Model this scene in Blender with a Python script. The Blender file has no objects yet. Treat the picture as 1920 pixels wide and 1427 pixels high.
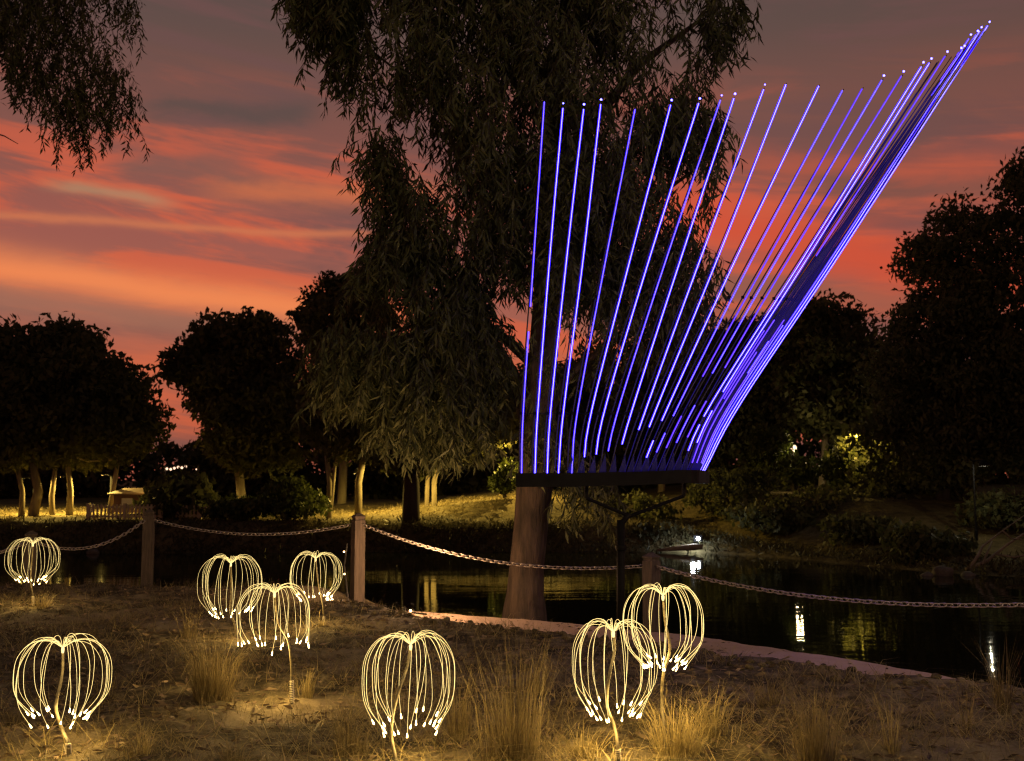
import bpy, math, random
import numpy as np
from mathutils import Vector, Matrix, noise as mnoise

random.seed(7)
RNG = np.random.default_rng(11)
SC = bpy.context.scene
COL = SC.collection
rad = math.radians

# ------------------------------------------------------------------ camera
F_PX, CX, CY, HOR = 2000.0, 960.0, 713.5, 900.0
CAM_Z = 1.5
PITCH = math.atan((HOR - CY) / F_PX)
cam = bpy.data.cameras.new('camera')
cam.sensor_width = 36.0
cam.lens = 36.0 * F_PX / 1920.0
cam.clip_start, cam.clip_end = 0.1, 3000
cam.dof.use_dof = True
cam.dof.focus_distance = 7.2
cam.dof.aperture_fstop = 4.0
cam_o = bpy.data.objects.new('camera', cam)
COL.objects.link(cam_o)
cam_o.location = (0, 0, CAM_Z)
cam_o.rotation_euler = (math.pi / 2 + PITCH, 0, 0)
SC.camera = cam_o


def ray(px, py):
    u, v = (px - CX) / F_PX, (CY - py) / F_PX
    return Vector((u, math.cos(PITCH) - v * math.sin(PITCH), math.sin(PITCH) + v * math.cos(PITCH)))


def at(px, py, Y):
    """world point seen at pixel (px, py) of the 1920x1427 photograph at forward distance Y"""
    d = ray(px, py)
    return Vector((0, 0, CAM_Z)) + d * (Y / d.y)


def gp(px, py, z=0.0):
    d = ray(px, py)
    return Vector((0, 0, CAM_Z)) + d * ((z - CAM_Z) / d.z)


def azel(px, py):
    d = ray(px, py).normalized()
    return math.degrees(math.atan2(d.x, d.y)), math.degrees(math.asin(d.z))


# ------------------------------------------------------------------ sky / world
class NT:
    def __init__(self, tree):
        self.t = tree

    def n(self, typ, **kw):
        nd = self.t.nodes.new(typ)
        for k, v in kw.items():
            setattr(nd, k, v)
        return nd

    def link(self, a, b):
        self.t.links.new(a, b)

    def m(self, op, a, b=None, c=None, clamp=False):
        nd = self.n('ShaderNodeMath', operation=op)
        nd.use_clamp = clamp
        for i, v in enumerate((a, b, c)):
            if v is None:
                continue
            if isinstance(v, (int, float)):
                nd.inputs[i].default_value = v
            else:
                self.link(v, nd.inputs[i])
        return nd.outputs[0]

    def ss(self, x, lo, hi):
        nd = self.n('ShaderNodeMapRange', interpolation_type='SMOOTHSTEP')
        self.link(x, nd.inputs[0])
        nd.inputs[1].default_value, nd.inputs[2].default_value = lo, hi
        return nd.outputs[0]

    def ramp(self, x, stops, interp='LINEAR'):
        nd = self.n('ShaderNodeValToRGB')
        cr = nd.color_ramp
        cr.interpolation = interp
        while len(cr.elements) < len(stops):
            cr.elements.new(0.5)
        for e, (p, c) in zip(cr.elements, stops):
            e.position = p
            e.color = (*c, 1) if len(c) == 3 else c
        self.link(x, nd.inputs[0])
        return nd.outputs[0]

    def mix(self, f, a, b, mode='MIX'):
        nd = self.n('ShaderNodeMix', data_type='RGBA', blend_type=mode)
        for s, v in ((0, f), (6, a), (7, b)):
            if isinstance(v, (int, float)):
                nd.inputs[s].default_value = v
            elif isinstance(v, tuple):
                nd.inputs[s].default_value = (*v, 1) if len(v) == 3 else v
            else:
                self.link(v, nd.inputs[s])
        return nd.outputs[2]

    def noise(self, vec, scale, detail=4, rough=0.55, dist=0.0):
        nd = self.n('ShaderNodeTexNoise')
        if vec is not None:
            self.link(vec, nd.inputs['Vector'])
        nd.inputs['Scale'].default_value = scale
        nd.inputs['Detail'].default_value = detail
        nd.inputs['Roughness'].default_value = rough
        nd.inputs['Distortion'].default_value = dist
        return nd.outputs['Fac']

    def comb(self, x, y, z=0.0):
        nd = self.n('ShaderNodeCombineXYZ')
        for i, v in enumerate((x, y, z)):
            if isinstance(v, (int, float)):
                nd.inputs[i].default_value = v
            else:
                self.link(v, nd.inputs[i])
        return nd.outputs[0]


def build_world():
    w = bpy.data.worlds.new('World')
    SC.world = w
    w.use_nodes = True
    w.node_tree.nodes.clear()
    T = NT(w.node_tree)
    tc = T.n('ShaderNodeTexCoord')
    sep = T.n('ShaderNodeSeparateXYZ')
    T.link(tc.outputs['Generated'], sep.inputs[0])
    x, y, z = sep.outputs
    U = T.m('MULTIPLY', T.m('ARCTAN2', x, y), 57.29578)          # azimuth from the view axis, degrees
    V = T.m('MULTIPLY', T.m('ARCSINE', z), 57.29578)             # elevation, degrees
    # twilight gradient
    v01 = T.m('DIVIDE', V, 90.0, clamp=True)
    base = T.ramp(v01, [(0.0, (.42, .100, .055)), (.075, (.37, .110, .070)), (.14, (.325, .094, .068)),
                        (.20, (.215, .080, .060)), (.255, (.120, .070, .058)), (.30, (.088, .063, .056)), (.5, (.055, .045, .046)),
                        (1.0, (.055, .050, .057))])
    # soft high cloud texture, stretched along the horizon
    v1 = T.comb(T.m('MULTIPLY', U, .055), T.m('ADD', T.m('MULTIPLY', V, .26), T.m('MULTIPLY', U, .035)), 3.3)
    n1 = T.noise(v1, 1.0, 6, .55, .6)
    v2 = T.comb(T.m('MULTIPLY', U, .05), T.m('ADD', T.m('MULTIPLY', V, .33), T.m('MULTIPLY', U, .03)), 11.7)
    n2 = T.noise(v2, 1.0, 6, .58, .9)
    v3 = T.comb(T.m('MULTIPLY', U, .16), T.m('MULTIPLY', V, .5), 7.1)
    n3 = T.noise(v3, 1.0, 5, .6, .3)
    v4 = T.comb(T.m('MULTIPLY', U, .10), T.m('ADD', T.m('MULTIPLY', V, 1.25), T.m('MULTIPLY', U, .14)), 5.9)
    n4 = T.m('MULTIPLY', T.m('SUBTRACT', T.noise(v4, 1.0, 6, .6, .5), .5), .30)
    n1, n2 = T.m('SUBTRACT', n1, n4), T.m('ADD', n2, n4)
    wob = T.m('MULTIPLY', T.m('SUBTRACT', n3, .5), 2.6)
    # orange lit cloud undersides low down
    lowmask = T.m('MULTIPLY', T.ss(V, -1.0, 4.0), T.m('SUBTRACT', 1.0, T.ss(V, 14.5, 22.0)))
    glow = T.m('MULTIPLY', T.ss(n2, .46, .62), lowmask)
    col = T.mix(T.m('MULTIPLY', glow, .88), base, (.62, .108, .046))
    grey = T.m('MULTIPLY', T.ss(n1, .47, .63), T.m('SUBTRACT', 1.0, T.ss(V, 24.0, 40.0)))
    col = T.mix(T.m('MULTIPLY', grey, .74), col, (.155, .072, .065))

    def band(pa, pb, width, colr, amt, u0, u1, u2, u3, wobble=1.0):
        nonlocal col
        (ua, va), (ub, vb) = azel(*pa), azel(*pb)
        k = (vb - va) / (ub - ua)
        t = T.m('SUBTRACT', V, T.m('ADD', T.m('MULTIPLY', T.m('SUBTRACT', U, ua), k), va))
        t = T.m('ADD', t, T.m('MULTIPLY', wob, wobble))
        g = T.m('POWER', 2.71828, T.m('MULTIPLY', T.m('POWER', T.m('ABSOLUTE', T.m('DIVIDE', t, width)), 2.0), -1.0))
        mk = T.m('MULTIPLY', T.ss(U, u0, u1), T.m('SUBTRACT', 1.0, T.ss(U, u2, u3)))
        col = T.mix(T.m('MULTIPLY', T.m('MULTIPLY', g, mk), amt), col, colr)

    # named cloud bands, each a streak of the evening sky
    band((0, 505), (550, 578), .95, (.86, .235, .075), .95, -46, -30, -11, -2, .35)
    band((0, 560), (550, 628), .75, (.34, .135, .085), .75, -50, -34, -9, -2, .3)
    band((0, 680), (560, 690), 1.1, (.64, .125, .050), .85, -40, -24, 2, 12, .5)
    band((0, 400), (680, 440), .22, (.60, .170, .070), .75, -46, -30, -10, -4, .25)
    band((120, 350), (300, 378), .34, (.42, .215, .115), .8, -25, -22.5, -19.5, -17, .5)
    band((370, 345), (690, 360), .7, (.60, .150, .055), .75, -18, -14, -6, -2, .7)
    band((200, 200), (600, 205), .55, (.105, .066, .056), .85, -21, -18, -12, -9.5, .9)
    band((220, 310), (420, 315), .75, (.20, .090, .070), .75, -22, -19.5, -15.5, -13, .9)
    band((1400, 430), (1700, 500), 1.5, (.62, .080, .034), .95, 4, 12, 24, 36, .8)
    band((1500, 545), (1700, 570), .7, (.30, .100, .065), .7, 6, 12, 24, 34, .6)
    band((1500, 310), (1900, 335), .8, (.44, .092, .050), .8, 8, 15, 34, 46, .9)
    band((1600, 355), (1850, 350), .55, (.17, .078, .060), .7, 15, 18, 24, 28, .9)
    # the glow fades away from where the sun went down, to the left of the view
    away = T.m('COSINE', T.m('DIVIDE', T.m('ADD', U, 24.0), 57.29578))
    fade = T.m('ADD', .74, T.m('MULTIPLY', away, .32))
    top = T.mix(T.m('SUBTRACT', 1.0, fade), col, (0.0, 0.0, 0.0))
    sky = T.n('ShaderNodeTexSky', sky_type='NISHITA')
    sky.sun_disc = False
    sky.sun_elevation = rad(-3.0)
    sky.sun_rotation = rad(-24)
    sky.air_density, sky.dust_density, sky.ozone_density = 1.0, 1.5, 1.0
    bg1 = T.n('ShaderNodeBackground')
    T.link(sky.outputs[0], bg1.inputs[0])
    bg1.inputs[1].default_value = .05
    bg2 = T.n('ShaderNodeBackground')
    T.link(top, bg2.inputs[0])
    bg2.inputs[1].default_value = 1.0
    add = T.n('ShaderNodeAddShader')
    T.link(bg1.outputs[0], add.inputs[0])
    T.link(bg2.outputs[0], add.inputs[1])
    out = T.n('ShaderNodeOutputWorld')
    T.link(add.outputs[0], out.inputs[0])


build_world()
SC.view_settings.view_transform = 'Standard'
SC.view_settings.look = 'None'
SC.view_settings.exposure = 0.0
SC.view_settings.gamma = 1.0
SC.view_settings.use_curve_mapping = False
SC.render.engine = 'CYCLES'
SC.cycles.max_bounces = 5
SC.cycles.diffuse_bounces = 2
SC.cycles.glossy_bounces = 3
SC.cycles.transparent_max_bounces = 8
SC.cycles.sample_clamp_indirect = 4.0
SC.cycles.filter_width = 1.2
SC.cycles.use_denoising = True
SC.cycles.denoiser = 'OPENIMAGEDENOISE'
SC.cycles.denoising_input_passes = 'RGB_ALBEDO_NORMAL'
SC.cycles.denoising_prefilter = 'ACCURATE'
SC.cycles.use_adaptive_sampling = False
SC.cycles.use_light_tree = True
SC.cycles.caustics_reflective = False
SC.cycles.caustics_refractive = False

# the sun is down: only a trace of direct afterglow is left, low over the far bank
sun = bpy.data.lights.new('sun', 'SUN')
sun.energy = 0.03
sun.angle = rad(12)
sun.color = (1.0, .50, .30)
sun_o = bpy.data.objects.new('sun', sun)
COL.objects.link(sun_o)
sun_o.rotation_euler = (rad(86), 0, rad(180 + 24))


# ------------------------------------------------------------------ materials
def new_mat(name):
    m = bpy.data.materials.new(name)
    m.use_nodes = True
    T = NT(m.node_tree)
    p = m.node_tree.nodes['Principled BSDF']
    return m, T, p


def mat_simple(name, c1, c2, scale=6.0, rough=.8, metal=0.0, bump=0.0, bscale=30.0, stretch=(1, 1, 1), rand=0.0, spec=None):
    m, T, p = new_mat(name)
    tc = T.n('ShaderNodeTexCoord')
    mp = T.n('ShaderNodeMapping')
    mp.inputs['Scale'].default_value = stretch
    T.link(tc.outputs['Object'], mp.inputs[0])
    f = T.noise(mp.outputs[0], scale, 6, .6)
    if rand:
        oi = T.n('ShaderNodeObjectInfo')
        f = T.m('ADD', f, T.m('MULTIPLY', T.m('SUBTRACT', oi.outputs['Random'], .5), rand))
    T.link(T.ramp(f, [(.3, c1), (.7, c2)]), p.inputs['Base Color'])
    p.inputs['Roughness'].default_value = rough
    p.inputs['Metallic'].default_value = metal
    if spec is not None:
        p.inputs['Specular IOR Level'].default_value = spec
    if bump:
        b = T.n('ShaderNodeBump')
        b.inputs['Strength'].default_value = bump
        b.inputs['Distance'].default_value = .02
        T.link(T.noise(mp.outputs[0], bscale, 5, .6), b.inputs['Height'])
        T.link(b.outputs[0], p.inputs['Normal'])
    return m


def mat_emit(name, col, strength, var=0.0, scale=40.0, sample=True):
    m, T, p = new_mat(name)
    p.inputs['Base Color'].default_value = (.03, .03, .03, 1)
    p.inputs['Roughness'].default_value = .6
    p.inputs['Specular IOR Level'].default_value = .1
    p.inputs['Emission Color'].default_value = (*col, 1)
    p.inputs['Emission Strength'].default_value = strength
    if var:
        tc = T.n('ShaderNodeTexCoord')
        f = T.noise(tc.outputs['Object'], scale, 3, .6)
        T.link(T.m('MULTIPLY', strength, T.m('ADD', 1.0 - var, T.m('MULTIPLY', f, 2 * var))), p.inputs['Emission Strength'])
    m.cycles.emission_sampling = 'AUTO' if sample else 'NONE'
    return m


def mat_leaf(name, c1, c2, c3, scale=.9, trans=.25):
    m, T, p = new_mat(name)
    geo = T.n('ShaderNodeNewGeometry')
    f = T.noise(geo.outputs['Position'], scale, 3, .6)
    g = geo.outputs['Random Per Island']
    c = T.ramp(T.m('ADD', T.m('MULTIPLY', f, .65), T.m('MULTIPLY', g, .35)), [(.28, c1), (.5, c2), (.75, c3)])
    T.link(c, p.inputs['Base Color'])
    p.inputs['Roughness'].default_value = .6
    p.inputs['Specular IOR Level'].default_value = .25
    if trans:
        tr = T.n('ShaderNodeBsdfTranslucent')
        T.link(c, tr.inputs[0])
        mx = T.n('ShaderNodeMixShader')
        mx.inputs[0].default_value = trans
        out = m.node_tree.nodes['Material Output']
        T.link(p.outputs[0], mx.inputs[1])
        T.link(tr.outputs[0], mx.inputs[2])
        T.link(mx.outputs[0], out.inputs[0])
    return m


M = {}


def build_materials():
    # dirt with litter
    m, T, p = new_mat('dirt')
    geo = T.n('ShaderNodeNewGeometry')
    pos = geo.outputs['Position']
    a = T.noise(pos, .55, 5, .6, .4)
    b = T.noise(pos, 4.5, 7, .62, .5)
    c = T.noise(pos, 45.0, 4, .6)
    litter = T.ramp(T.m('ADD', T.m('MULTIPLY', b, .78), T.m('MULTIPLY', c, .22)), [(.37, (.022, .018, .011)), (.50, (.078, .064, .038)), (.66, (.24, .20, .125))])
    sand = T.ramp(T.m('ADD', T.m('MULTIPLY', b, .5), T.m('MULTIPLY', c, .5)), [(.3, (.12, .095, .06)), (.7, (.28, .23, .15))])
    T.link(T.mix(T.ss(a, .50, .61), litter, sand), p.inputs['Base Color'])
    p.inputs['Roughness'].default_value = .95
    p.inputs['Specular IOR Level'].default_value = .15
    bu = T.n('ShaderNodeBump')
    bu.inputs['Strength'].default_value = .7
    bu.inputs['Distance'].default_value = .04
    T.link(T.m('ADD', b, T.m('MULTIPLY', c, .18)), bu.inputs['Height'])
    T.link(bu.outputs[0], p.inputs['Normal'])
    M['dirt'] = m
    # path of compacted pinkish granite sand
    m, T, p = new_mat('granite_sand')
    geo = T.n('ShaderNodeNewGeometry')
    pos = geo.outputs['Position']
    a = T.noise(pos, 2.2, 7, .65)
    b = T.noise(pos, 60.0, 5, .75)
    T.link(T.ramp(T.m('ADD', T.m('MULTIPLY', a, .5), T.m('MULTIPLY', b, .5)), [(.33, (.33, .235, .18)), (.66, (.52, .385, .305))]), p.inputs['Base Color'])
    p.inputs['Roughness'].default_value = .9
    p.inputs['Specular IOR Level'].default_value = .2
    bu = T.n('ShaderNodeBump')
    bu.inputs['Strength'].default_value = .4
    bu.inputs['Distance'].default_value = .01
    T.link(T.m('ADD', b, a), bu.inputs['Height'])
    T.link(bu.outputs[0], p.inputs['Normal'])
    M['path'] = m
    # far bank grass
    m, T, p = new_mat('bank_grass')
    geo = T.n('ShaderNodeNewGeometry')
    pos = geo.outputs['Position']
    a = T.noise(pos, .25, 5, .6)
    b = T.noise(pos, 3.0, 6, .7)
    T.link(T.ramp(T.m('ADD', T.m('MULTIPLY', a, .5), T.m('MULTIPLY', b, .5)), [(.36, (.035, .028, .015)), (.50, (.10, .080, .036)), (.66, (.19, .150, .075))]), p.inputs['Base Color'])
    p.inputs['Roughness'].default_value = .95
    p.inputs['Specular IOR Level'].default_value = .1
    bu = T.n('ShaderNodeBump')
    bu.inputs['Strength'].default_value = .8
    bu.inputs['Distance'].default_value = .15
    T.link(b, bu.inputs['Height'])
    T.link(bu.outputs[0], p.inputs['Normal'])
    M['bank'] = m
    # river water
    m, T, p = new_mat('river_water')
    p.inputs['Base Color'].default_value = (.008, .010, .007, 1)
    p.inputs['Roughness'].default_value = .03
    p.inputs['IOR'].default_value = 1.333
    p.inputs['Specular IOR Level'].default_value = .5
    geo = T.n('ShaderNodeNewGeometry')
    mp = T.n('ShaderNodeMapping')
    mp.inputs['Scale'].default_value = (.22, 1.0, 1.0)
    T.link(geo.outputs['Position'], mp.inputs[0])
    bu = T.n('ShaderNodeBump')
    bu.inputs['Strength'].default_value = .12
    bu.inputs['Distance'].default_value = .05
    T.link(T.m('ADD', T.noise(mp.outputs[0], 2.2, 3, .5), T.m('MULTIPLY', T.noise(mp.outputs[0], .5, 2, .5), 1.5)), bu.inputs['Height'])
    T.link(bu.outputs[0], p.inputs['Normal'])
    M['water'] = m

    M['timber'] = mat_simple('weathered_timber', (.034, .026, .020), (.105, .080, .062), 5, .85, bump=.5, bscale=14, stretch=(8, 8, .8), rand=.1)
    M['galv'] = mat_simple('galvanised_steel', (.30, .27, .245), (.46, .42, .39), 20, .5, metal=.7)
    M['black_steel'] = mat_simple('black_painted_steel', (.004, .004, .005), (.010, .010, .011), 12, .6, spec=.08)
    M['pole'] = mat_simple('dark_cane', (.014, .012, .011), (.035, .030, .026), 9, .5)
    M['gum_bark'] = mat_simple('gum_bark', (.016, .012, .008), (.090, .062, .044), 3.0, .9, bump=1.0, bscale=9, stretch=(3, 3, .6))
    M['far_bark'] = mat_simple('pale_bark', (.16, .13, .085), (.36, .31, .22), 2.0, .9, bump=.5, bscale=5, stretch=(2, 2, .5), rand=.3)
    M['dark_bark'] = mat_simple('dark_bark', (.025, .02, .015), (.06, .047, .035), 2.0, .95, bump=.5, bscale=5, stretch=(2, 2, .5))
    M['gum_leaf'] = mat_leaf('gum_leaf', (.036, .045, .017), (.082, .094, .036), (.155, .165, .072), 1.1, .3)
    M['far_leaf'] = mat_leaf('far_leaf', (.040, .048, .020), (.085, .092, .036), (.145, .145, .06), .35, .4)
    M['olive_leaf'] = mat_leaf('olive_leaf', (.035, .038, .014), (.075, .075, .026), (.12, .11, .04), .4, .25)
    M['shrub_leaf'] = mat_leaf('shrub_leaf', (.035, .05, .012), (.07, .09, .02), (.12, .14, .035), .8, .25)
    M['dry_grass'] = mat_leaf('dry_grass', (.15, .118, .050), (.31, .25, .108), (.47, .39, .19), 1.5, .25)
    M['brown_grass'] = mat_leaf('brown_grass', (.088, .068, .032), (.185, .145, .068), (.31, .25, .13), 1.5, .25)
    M['litter'] = mat_leaf('leaf_litter', (.05, .036, .025), (.14, .10, .065), (.30, .225, .15), 2.0, .1)
    M['reed'] = mat_leaf('reed', (.03, .03, .014), (.06, .055, .024), (.10, .085, .04), 1.0, .2)
    M['stone'] = mat_simple('river_stone', (.05, .045, .038), (.15, .13, .115), 4, .9, bump=.6, bscale=12)
    M['dead_wood'] = mat_simple('dead_wood', (.12, .095, .07), (.30, .25, .19), 3, .9, bump=.5, bscale=9)
    M['stem'] = mat_simple('taped_stem', (.03, .026, .016), (.20, .17, .10), 30, .55)
    M['coil'] = mat_simple('coil_sleeve', (.55, .50, .38), (.75, .70, .55), 8, .4)
    M['fibre'] = mat_emit('fibre_glow', (1.0, .72, .25), 2.0, .4, 9, sample=False)
    M['fibre_tip'] = mat_emit('fibre_tip_glow', (1.0, .68, .25), 20.0)
    M['hub'] = mat_emit('hub_glow', (1.0, .72, .28), 2.0, sample=False)
    M['led_a'] = mat_emit('led_bright', (.19, .16, 1.0), 6.0, .35, 9)
    M['led_b'] = mat_emit('led_mid', (.16, .11, 1.0), 4.0, .45, 9)
    M['led_c'] = mat_emit('led_dim', (.17, .07, 1.0), 2.4, .5, 9)
    M['sleeve_a'] = mat_emit('sleeve_bright', (.018, .005, 1.0), 3.8, .2, 6)  # blue halo around the LED strips, put into emission
    M['sleeve_b'] = mat_emit('sleeve_mid', (.020, .005, 1.0), 2.4, .25, 6)
    M['sleeve_c'] = mat_emit('sleeve_dim', (.05, .010, 1.0), 1.1, .3, 6)
    M['sleeve_d'] = mat_emit('sleeve_faint', (.025, .008, 1.0), .09, .5, 5)  # blue glow of neighbouring strips on the dark rods, put into emission
    M['led_tip'] = mat_emit('led_tip', (.075, .065, 1.0), 16.0)
    M['gusset'] = mat_simple('blue_acrylic', (.015, .015, .22), (.025, .025, .32), 5, .4, spec=.2)
    M['paint_cream'] = mat_simple('cream_paint', (.40, .34, .22), (.55, .48, .33), 3, .7)
    M['paint_white'] = mat_simple('white_paint', (.72, .70, .64), (.80, .78, .72), 3, .6)
    M['roof'] = mat_simple('brown_roof_sheet', (.16, .09, .06), (.24, .14, .09), 3, .7)
    M['cable'] = mat_simple('black_cable', (.012, .012, .012), (.025, .024, .022), 8, .6)
    M['bulb'] = mat_emit('bulb_glow', (1.0, .60, .24), 12.0)
    M['lamp_pink'] = mat_emit('street_lamp_glow', (1.0, .62, .40), 2.2)
    M['lamp_yellow'] = mat_emit('sodium_lamp_glow', (1.0, .70, .22), 60.0)
    M['lamp_white'] = mat_emit('flood_lamp_glow', (.86, .93, 1.0), 60.0)
    M['grey_metal'] = mat_simple('grey_lamp_metal', (.06, .06, .06), (.10, .10, .10), 6, .5)


build_materials()


# ------------------------------------------------------------------ mesh helpers
class MB:
    """collects vertices and faces for one mesh"""
    def __init__(self):
        self.v, self.f = [], []

    def add(self, v, f):
        o = len(self.v)
        self.v += [tuple(p) for p in v]
        self.f += [tuple(i + o for i in q) for q in f]
        return self

    def box(self, c, s, rot=None):
        c = Vector(c)
        vs = [Vector((x * s[0] / 2, y * s[1] / 2, z * s[2] / 2)) for x in (-1, 1) for y in (-1, 1) for z in (-1, 1)]
        if rot is not None:
            vs = [rot @ p for p in vs]
        return self.add([c + p for p in vs], [(0, 1, 3, 2), (4, 6, 7, 5), (0, 4, 5, 1), (2, 3, 7, 6), (0, 2, 6, 4), (1, 5, 7, 3)])

    def tube(self, pts, radii, sides=6, caps=True, wob=0.0):
        pts = [Vector(p) for p in pts]
        n = len(pts)
        if isinstance(radii, (int, float)):
            radii = [radii] * n
        t0 = (pts[1] - pts[0]).normalized()
        ref = Vector((1, 0, 0)) if abs(t0.x) < .8 else Vector((0, 1, 0))
        vs, fs = [], []
        for i, p in enumerate(pts):
            t = (pts[min(i + 1, n - 1)] - pts[max(i - 1, 0)]).normalized()
            a = (ref - t * ref.dot(t)).normalized()
            ref = a
            b = t.cross(a)
            for k in range(sides):
                an = 2 * math.pi * k / sides
                r = radii[i]
                if wob:
                    r *= 1 + wob * mnoise.noise(Vector((math.cos(an) * 1.3, math.sin(an) * 1.3, p.z * 1.4 + p.x)))
                vs.append(p + a * (r * math.cos(an)) + b * (r * math.sin(an)))
        for i in range(n - 1):
            for k in range(sides):
                k2 = (k + 1) % sides
                fs.append((i * sides + k, i * sides + k2, (i + 1) * sides + k2, (i + 1) * sides + k))
        if caps:
            fs.append(tuple(range(sides))[::-1])
            fs.append(tuple((n - 1) * sides + k for k in range(sides)))
        return self.add(vs, fs)

    def lathe(self, c, prof, sides=12):
        c = Vector(c)
        vs, fs = [], []
        for r, z in prof:
            for k in range(sides):
                an = 2 * math.pi * k / sides
                vs.append(c + Vector((r * math.cos(an), r * math.sin(an), z)))
        for i in range(len(prof) - 1):
            for k in range(sides):
                k2 = (k + 1) % sides
                fs.append((i * sides + k, i * sides + k2, (i + 1) * sides + k2, (i + 1) * sides + k))
        fs.append(tuple(range(sides))[::-1])
        fs.append(tuple((len(prof) - 1) * sides + k for k in range(sides)))
        return self.add(vs, fs)

    def ball(self, c, r, sides=8, rings=5, sz=1.0):
        prof = [(max(1e-4, r * math.sin(math.pi * i / rings)), -r * sz * math.cos(math.pi * i / rings)) for i in range(rings + 1)]
        return self.lathe(c, prof, sides)

    def build(self, name, m, parent=None, smooth=False, loc=None):
        """links ONE mesh object; vertices are given in world space, the object gets the parent's frame"""
        o = mesh_obj(name, np.array(self.v, dtype=np.float64), self.f, m, parent, smooth, loc)
        return o


def mesh_obj(name, v, faces, m, parent=None, smooth=False, loc=None):
    off = world_loc(parent) if parent is not None else Vector((0, 0, 0))
    if loc is not None:
        base = Vector(loc)
    else:
        base = off
    v = np.asarray(v, dtype=np.float64) - np.array(base)
    me = bpy.data.meshes.new(name)
    if isinstance(faces, np.ndarray):
        nf, k = faces.shape
        me.vertices.add(len(v))
        me.vertices.foreach_set('co', v.astype(np.float32).ravel())
        me.loops.add(nf * k)
        me.loops.foreach_set('vertex_index', faces.astype(np.int32).ravel())
        me.polygons.add(nf)
        me.polygons.foreach_set('loop_start', np.arange(0, nf * k, k, dtype=np.int32))
        me.update(calc_edges=True)
    else:
        me.from_pydata(v.tolist(), [], faces)
        me.update()
    if smooth:
        me.polygons.foreach_set('use_smooth', np.ones(len(me.polygons), dtype=bool))
    me.materials.append(m)
    o = bpy.data.objects.new(name, me)
    COL.objects.link(o)
    if parent is not None:
        o.parent = parent
    o.location = base - off
    return o


def world_loc(o):
    p = Vector((0, 0, 0))
    while o is not None:
        p = p + Vector(o.location)
        o = o.parent
    return p


def thing(name, label, cat, loc=(0, 0, 0), group=None):
    o = bpy.data.objects.new(name, None)
    COL.objects.link(o)
    o.empty_display_size = .1
    o.location = loc
    o['label'], o['category'] = label, cat
    if group:
        o['group'] = group
    return o


def tag(o, label, cat=None, group=None, kind=None):
    o['label'] = label
    if cat:
        o['category'] = cat
    if group:
        o['group'] = group
    if kind:
        o['kind'] = kind
    return o


def sstep(a, b, x):
    t = np.clip((x - a) / (b - a), 0, 1)
    return t * t * (3 - 2 * t)


def point_light(name, loc, energy, col, radius, parent=None):
    L = bpy.data.lights.new(name, 'POINT')
    L.energy, L.color, L.shadow_soft_size = energy, col, radius
    o = bpy.data.objects.new(name, L)
    COL.objects.link(o)
    if parent is not None:
        o.parent = parent
        o.location = Vector(loc) - world_loc(parent)
    else:
        o.location = loc
    return o


# ------------------------------------------------------------------ terrain
WATER_Z = -1.5
P0 = np.array((-1.9, 14.8))
PT = np.array((6.2, -5.8)); PT = PT / np.linalg.norm(PT)
PN = np.array((PT[1], -PT[0]))            # towards the camera
if PN[1] > 0:
    PN = -PN
PATH_W = 1.42


def vnoise(x, y, s, seed=0.0):
    """cheap smooth value noise on arrays"""
    x = np.asarray(x) * s + seed * 17.3
    y = np.asarray(y) * s + seed * 5.7
    xi, yi = np.floor(x).astype(np.int64), np.floor(y).astype(np.int64)
    xf, yf = x - xi, y - yi
    xf, yf = xf * xf * (3 - 2 * xf), yf * yf * (3 - 2 * yf)

    def h(a, b):
        n = (a * 374761393 + b * 668265263) & 0xffffffff
        n = ((n ^ (n >> 13)) * 1274126177) & 0xffffffff
        return ((n ^ (n >> 16)) & 0xffff) / 65535.0 - .5
    return (h(xi, yi) * (1 - xf) + h(xi + 1, yi) * xf) * (1 - yf) + (h(xi, yi + 1) * (1 - xf) + h(xi + 1, yi + 1) * xf) * yf


def fnoise(x, y, s, oct=4, seed=0.0):
    t, a = 0, 1.0
    for i in range(oct):
        t = t + a * vnoise(x, y, s * 2 ** i, seed + i)
        a *= .5
    return t


def far_edge(k):
    return -.78 * np.sin(np.pi * np.clip(np.asarray(k, float), 0, 8.6) / 8.6)


def near_h(x, y):
    x, y = np.asarray(x, float), np.asarray(y, float)
    dx, dy = x - P0[0], y - P0[1]
    k = dx * PT[0] + dy * PT[1]
    s = dx * PN[0] + dy * PN[1]
    rough = .11 * fnoise(x, y, .9, 4) + .055 * fnoise(x, y, 4.0, 3, 3)
    edge = PATH_W - .28 * sstep(4, 9, k) + .26 * fnoise(x, y, 1.1, 3, 8) + .07 * fnoise(x, y, 6, 2, 2)
    dirt = rough * (.35 + .65 * sstep(.3, 1.6, s - PATH_W)) + .0
    shoulder = .015 * np.exp(-((s - edge - .25) / .28) ** 2)
    a = sstep(edge - .16, edge + .10, s)
    zr = dirt * a + shoulder * a + (-.31) * (1 - a)
    so = far_edge(k) - s
    beyond = sstep(0.0, .25, so)
    zr = zr * (1 - beyond) + beyond * (-.33 - .42 * np.maximum(so, 0))
    yl = 15.0 + .25 * fnoise(x, y, .8, 3, 5)
    zl = dirt + .03 - np.maximum(y - yl, 0) * .45
    w = sstep(-1.0, .5, k)
    z = zl * (1 - w) + zr * w
    # a low hump of soil where the path comes out behind the corner post
    z = z + .07 * np.exp(-(((x + 2.0) / .7) ** 2 + ((y - 12.2) / .7) ** 2))
    return np.maximum(z, -2.6)


def nh(x, y):
    return float(near_h(np.array([x]), np.array([y]))[0])


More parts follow.
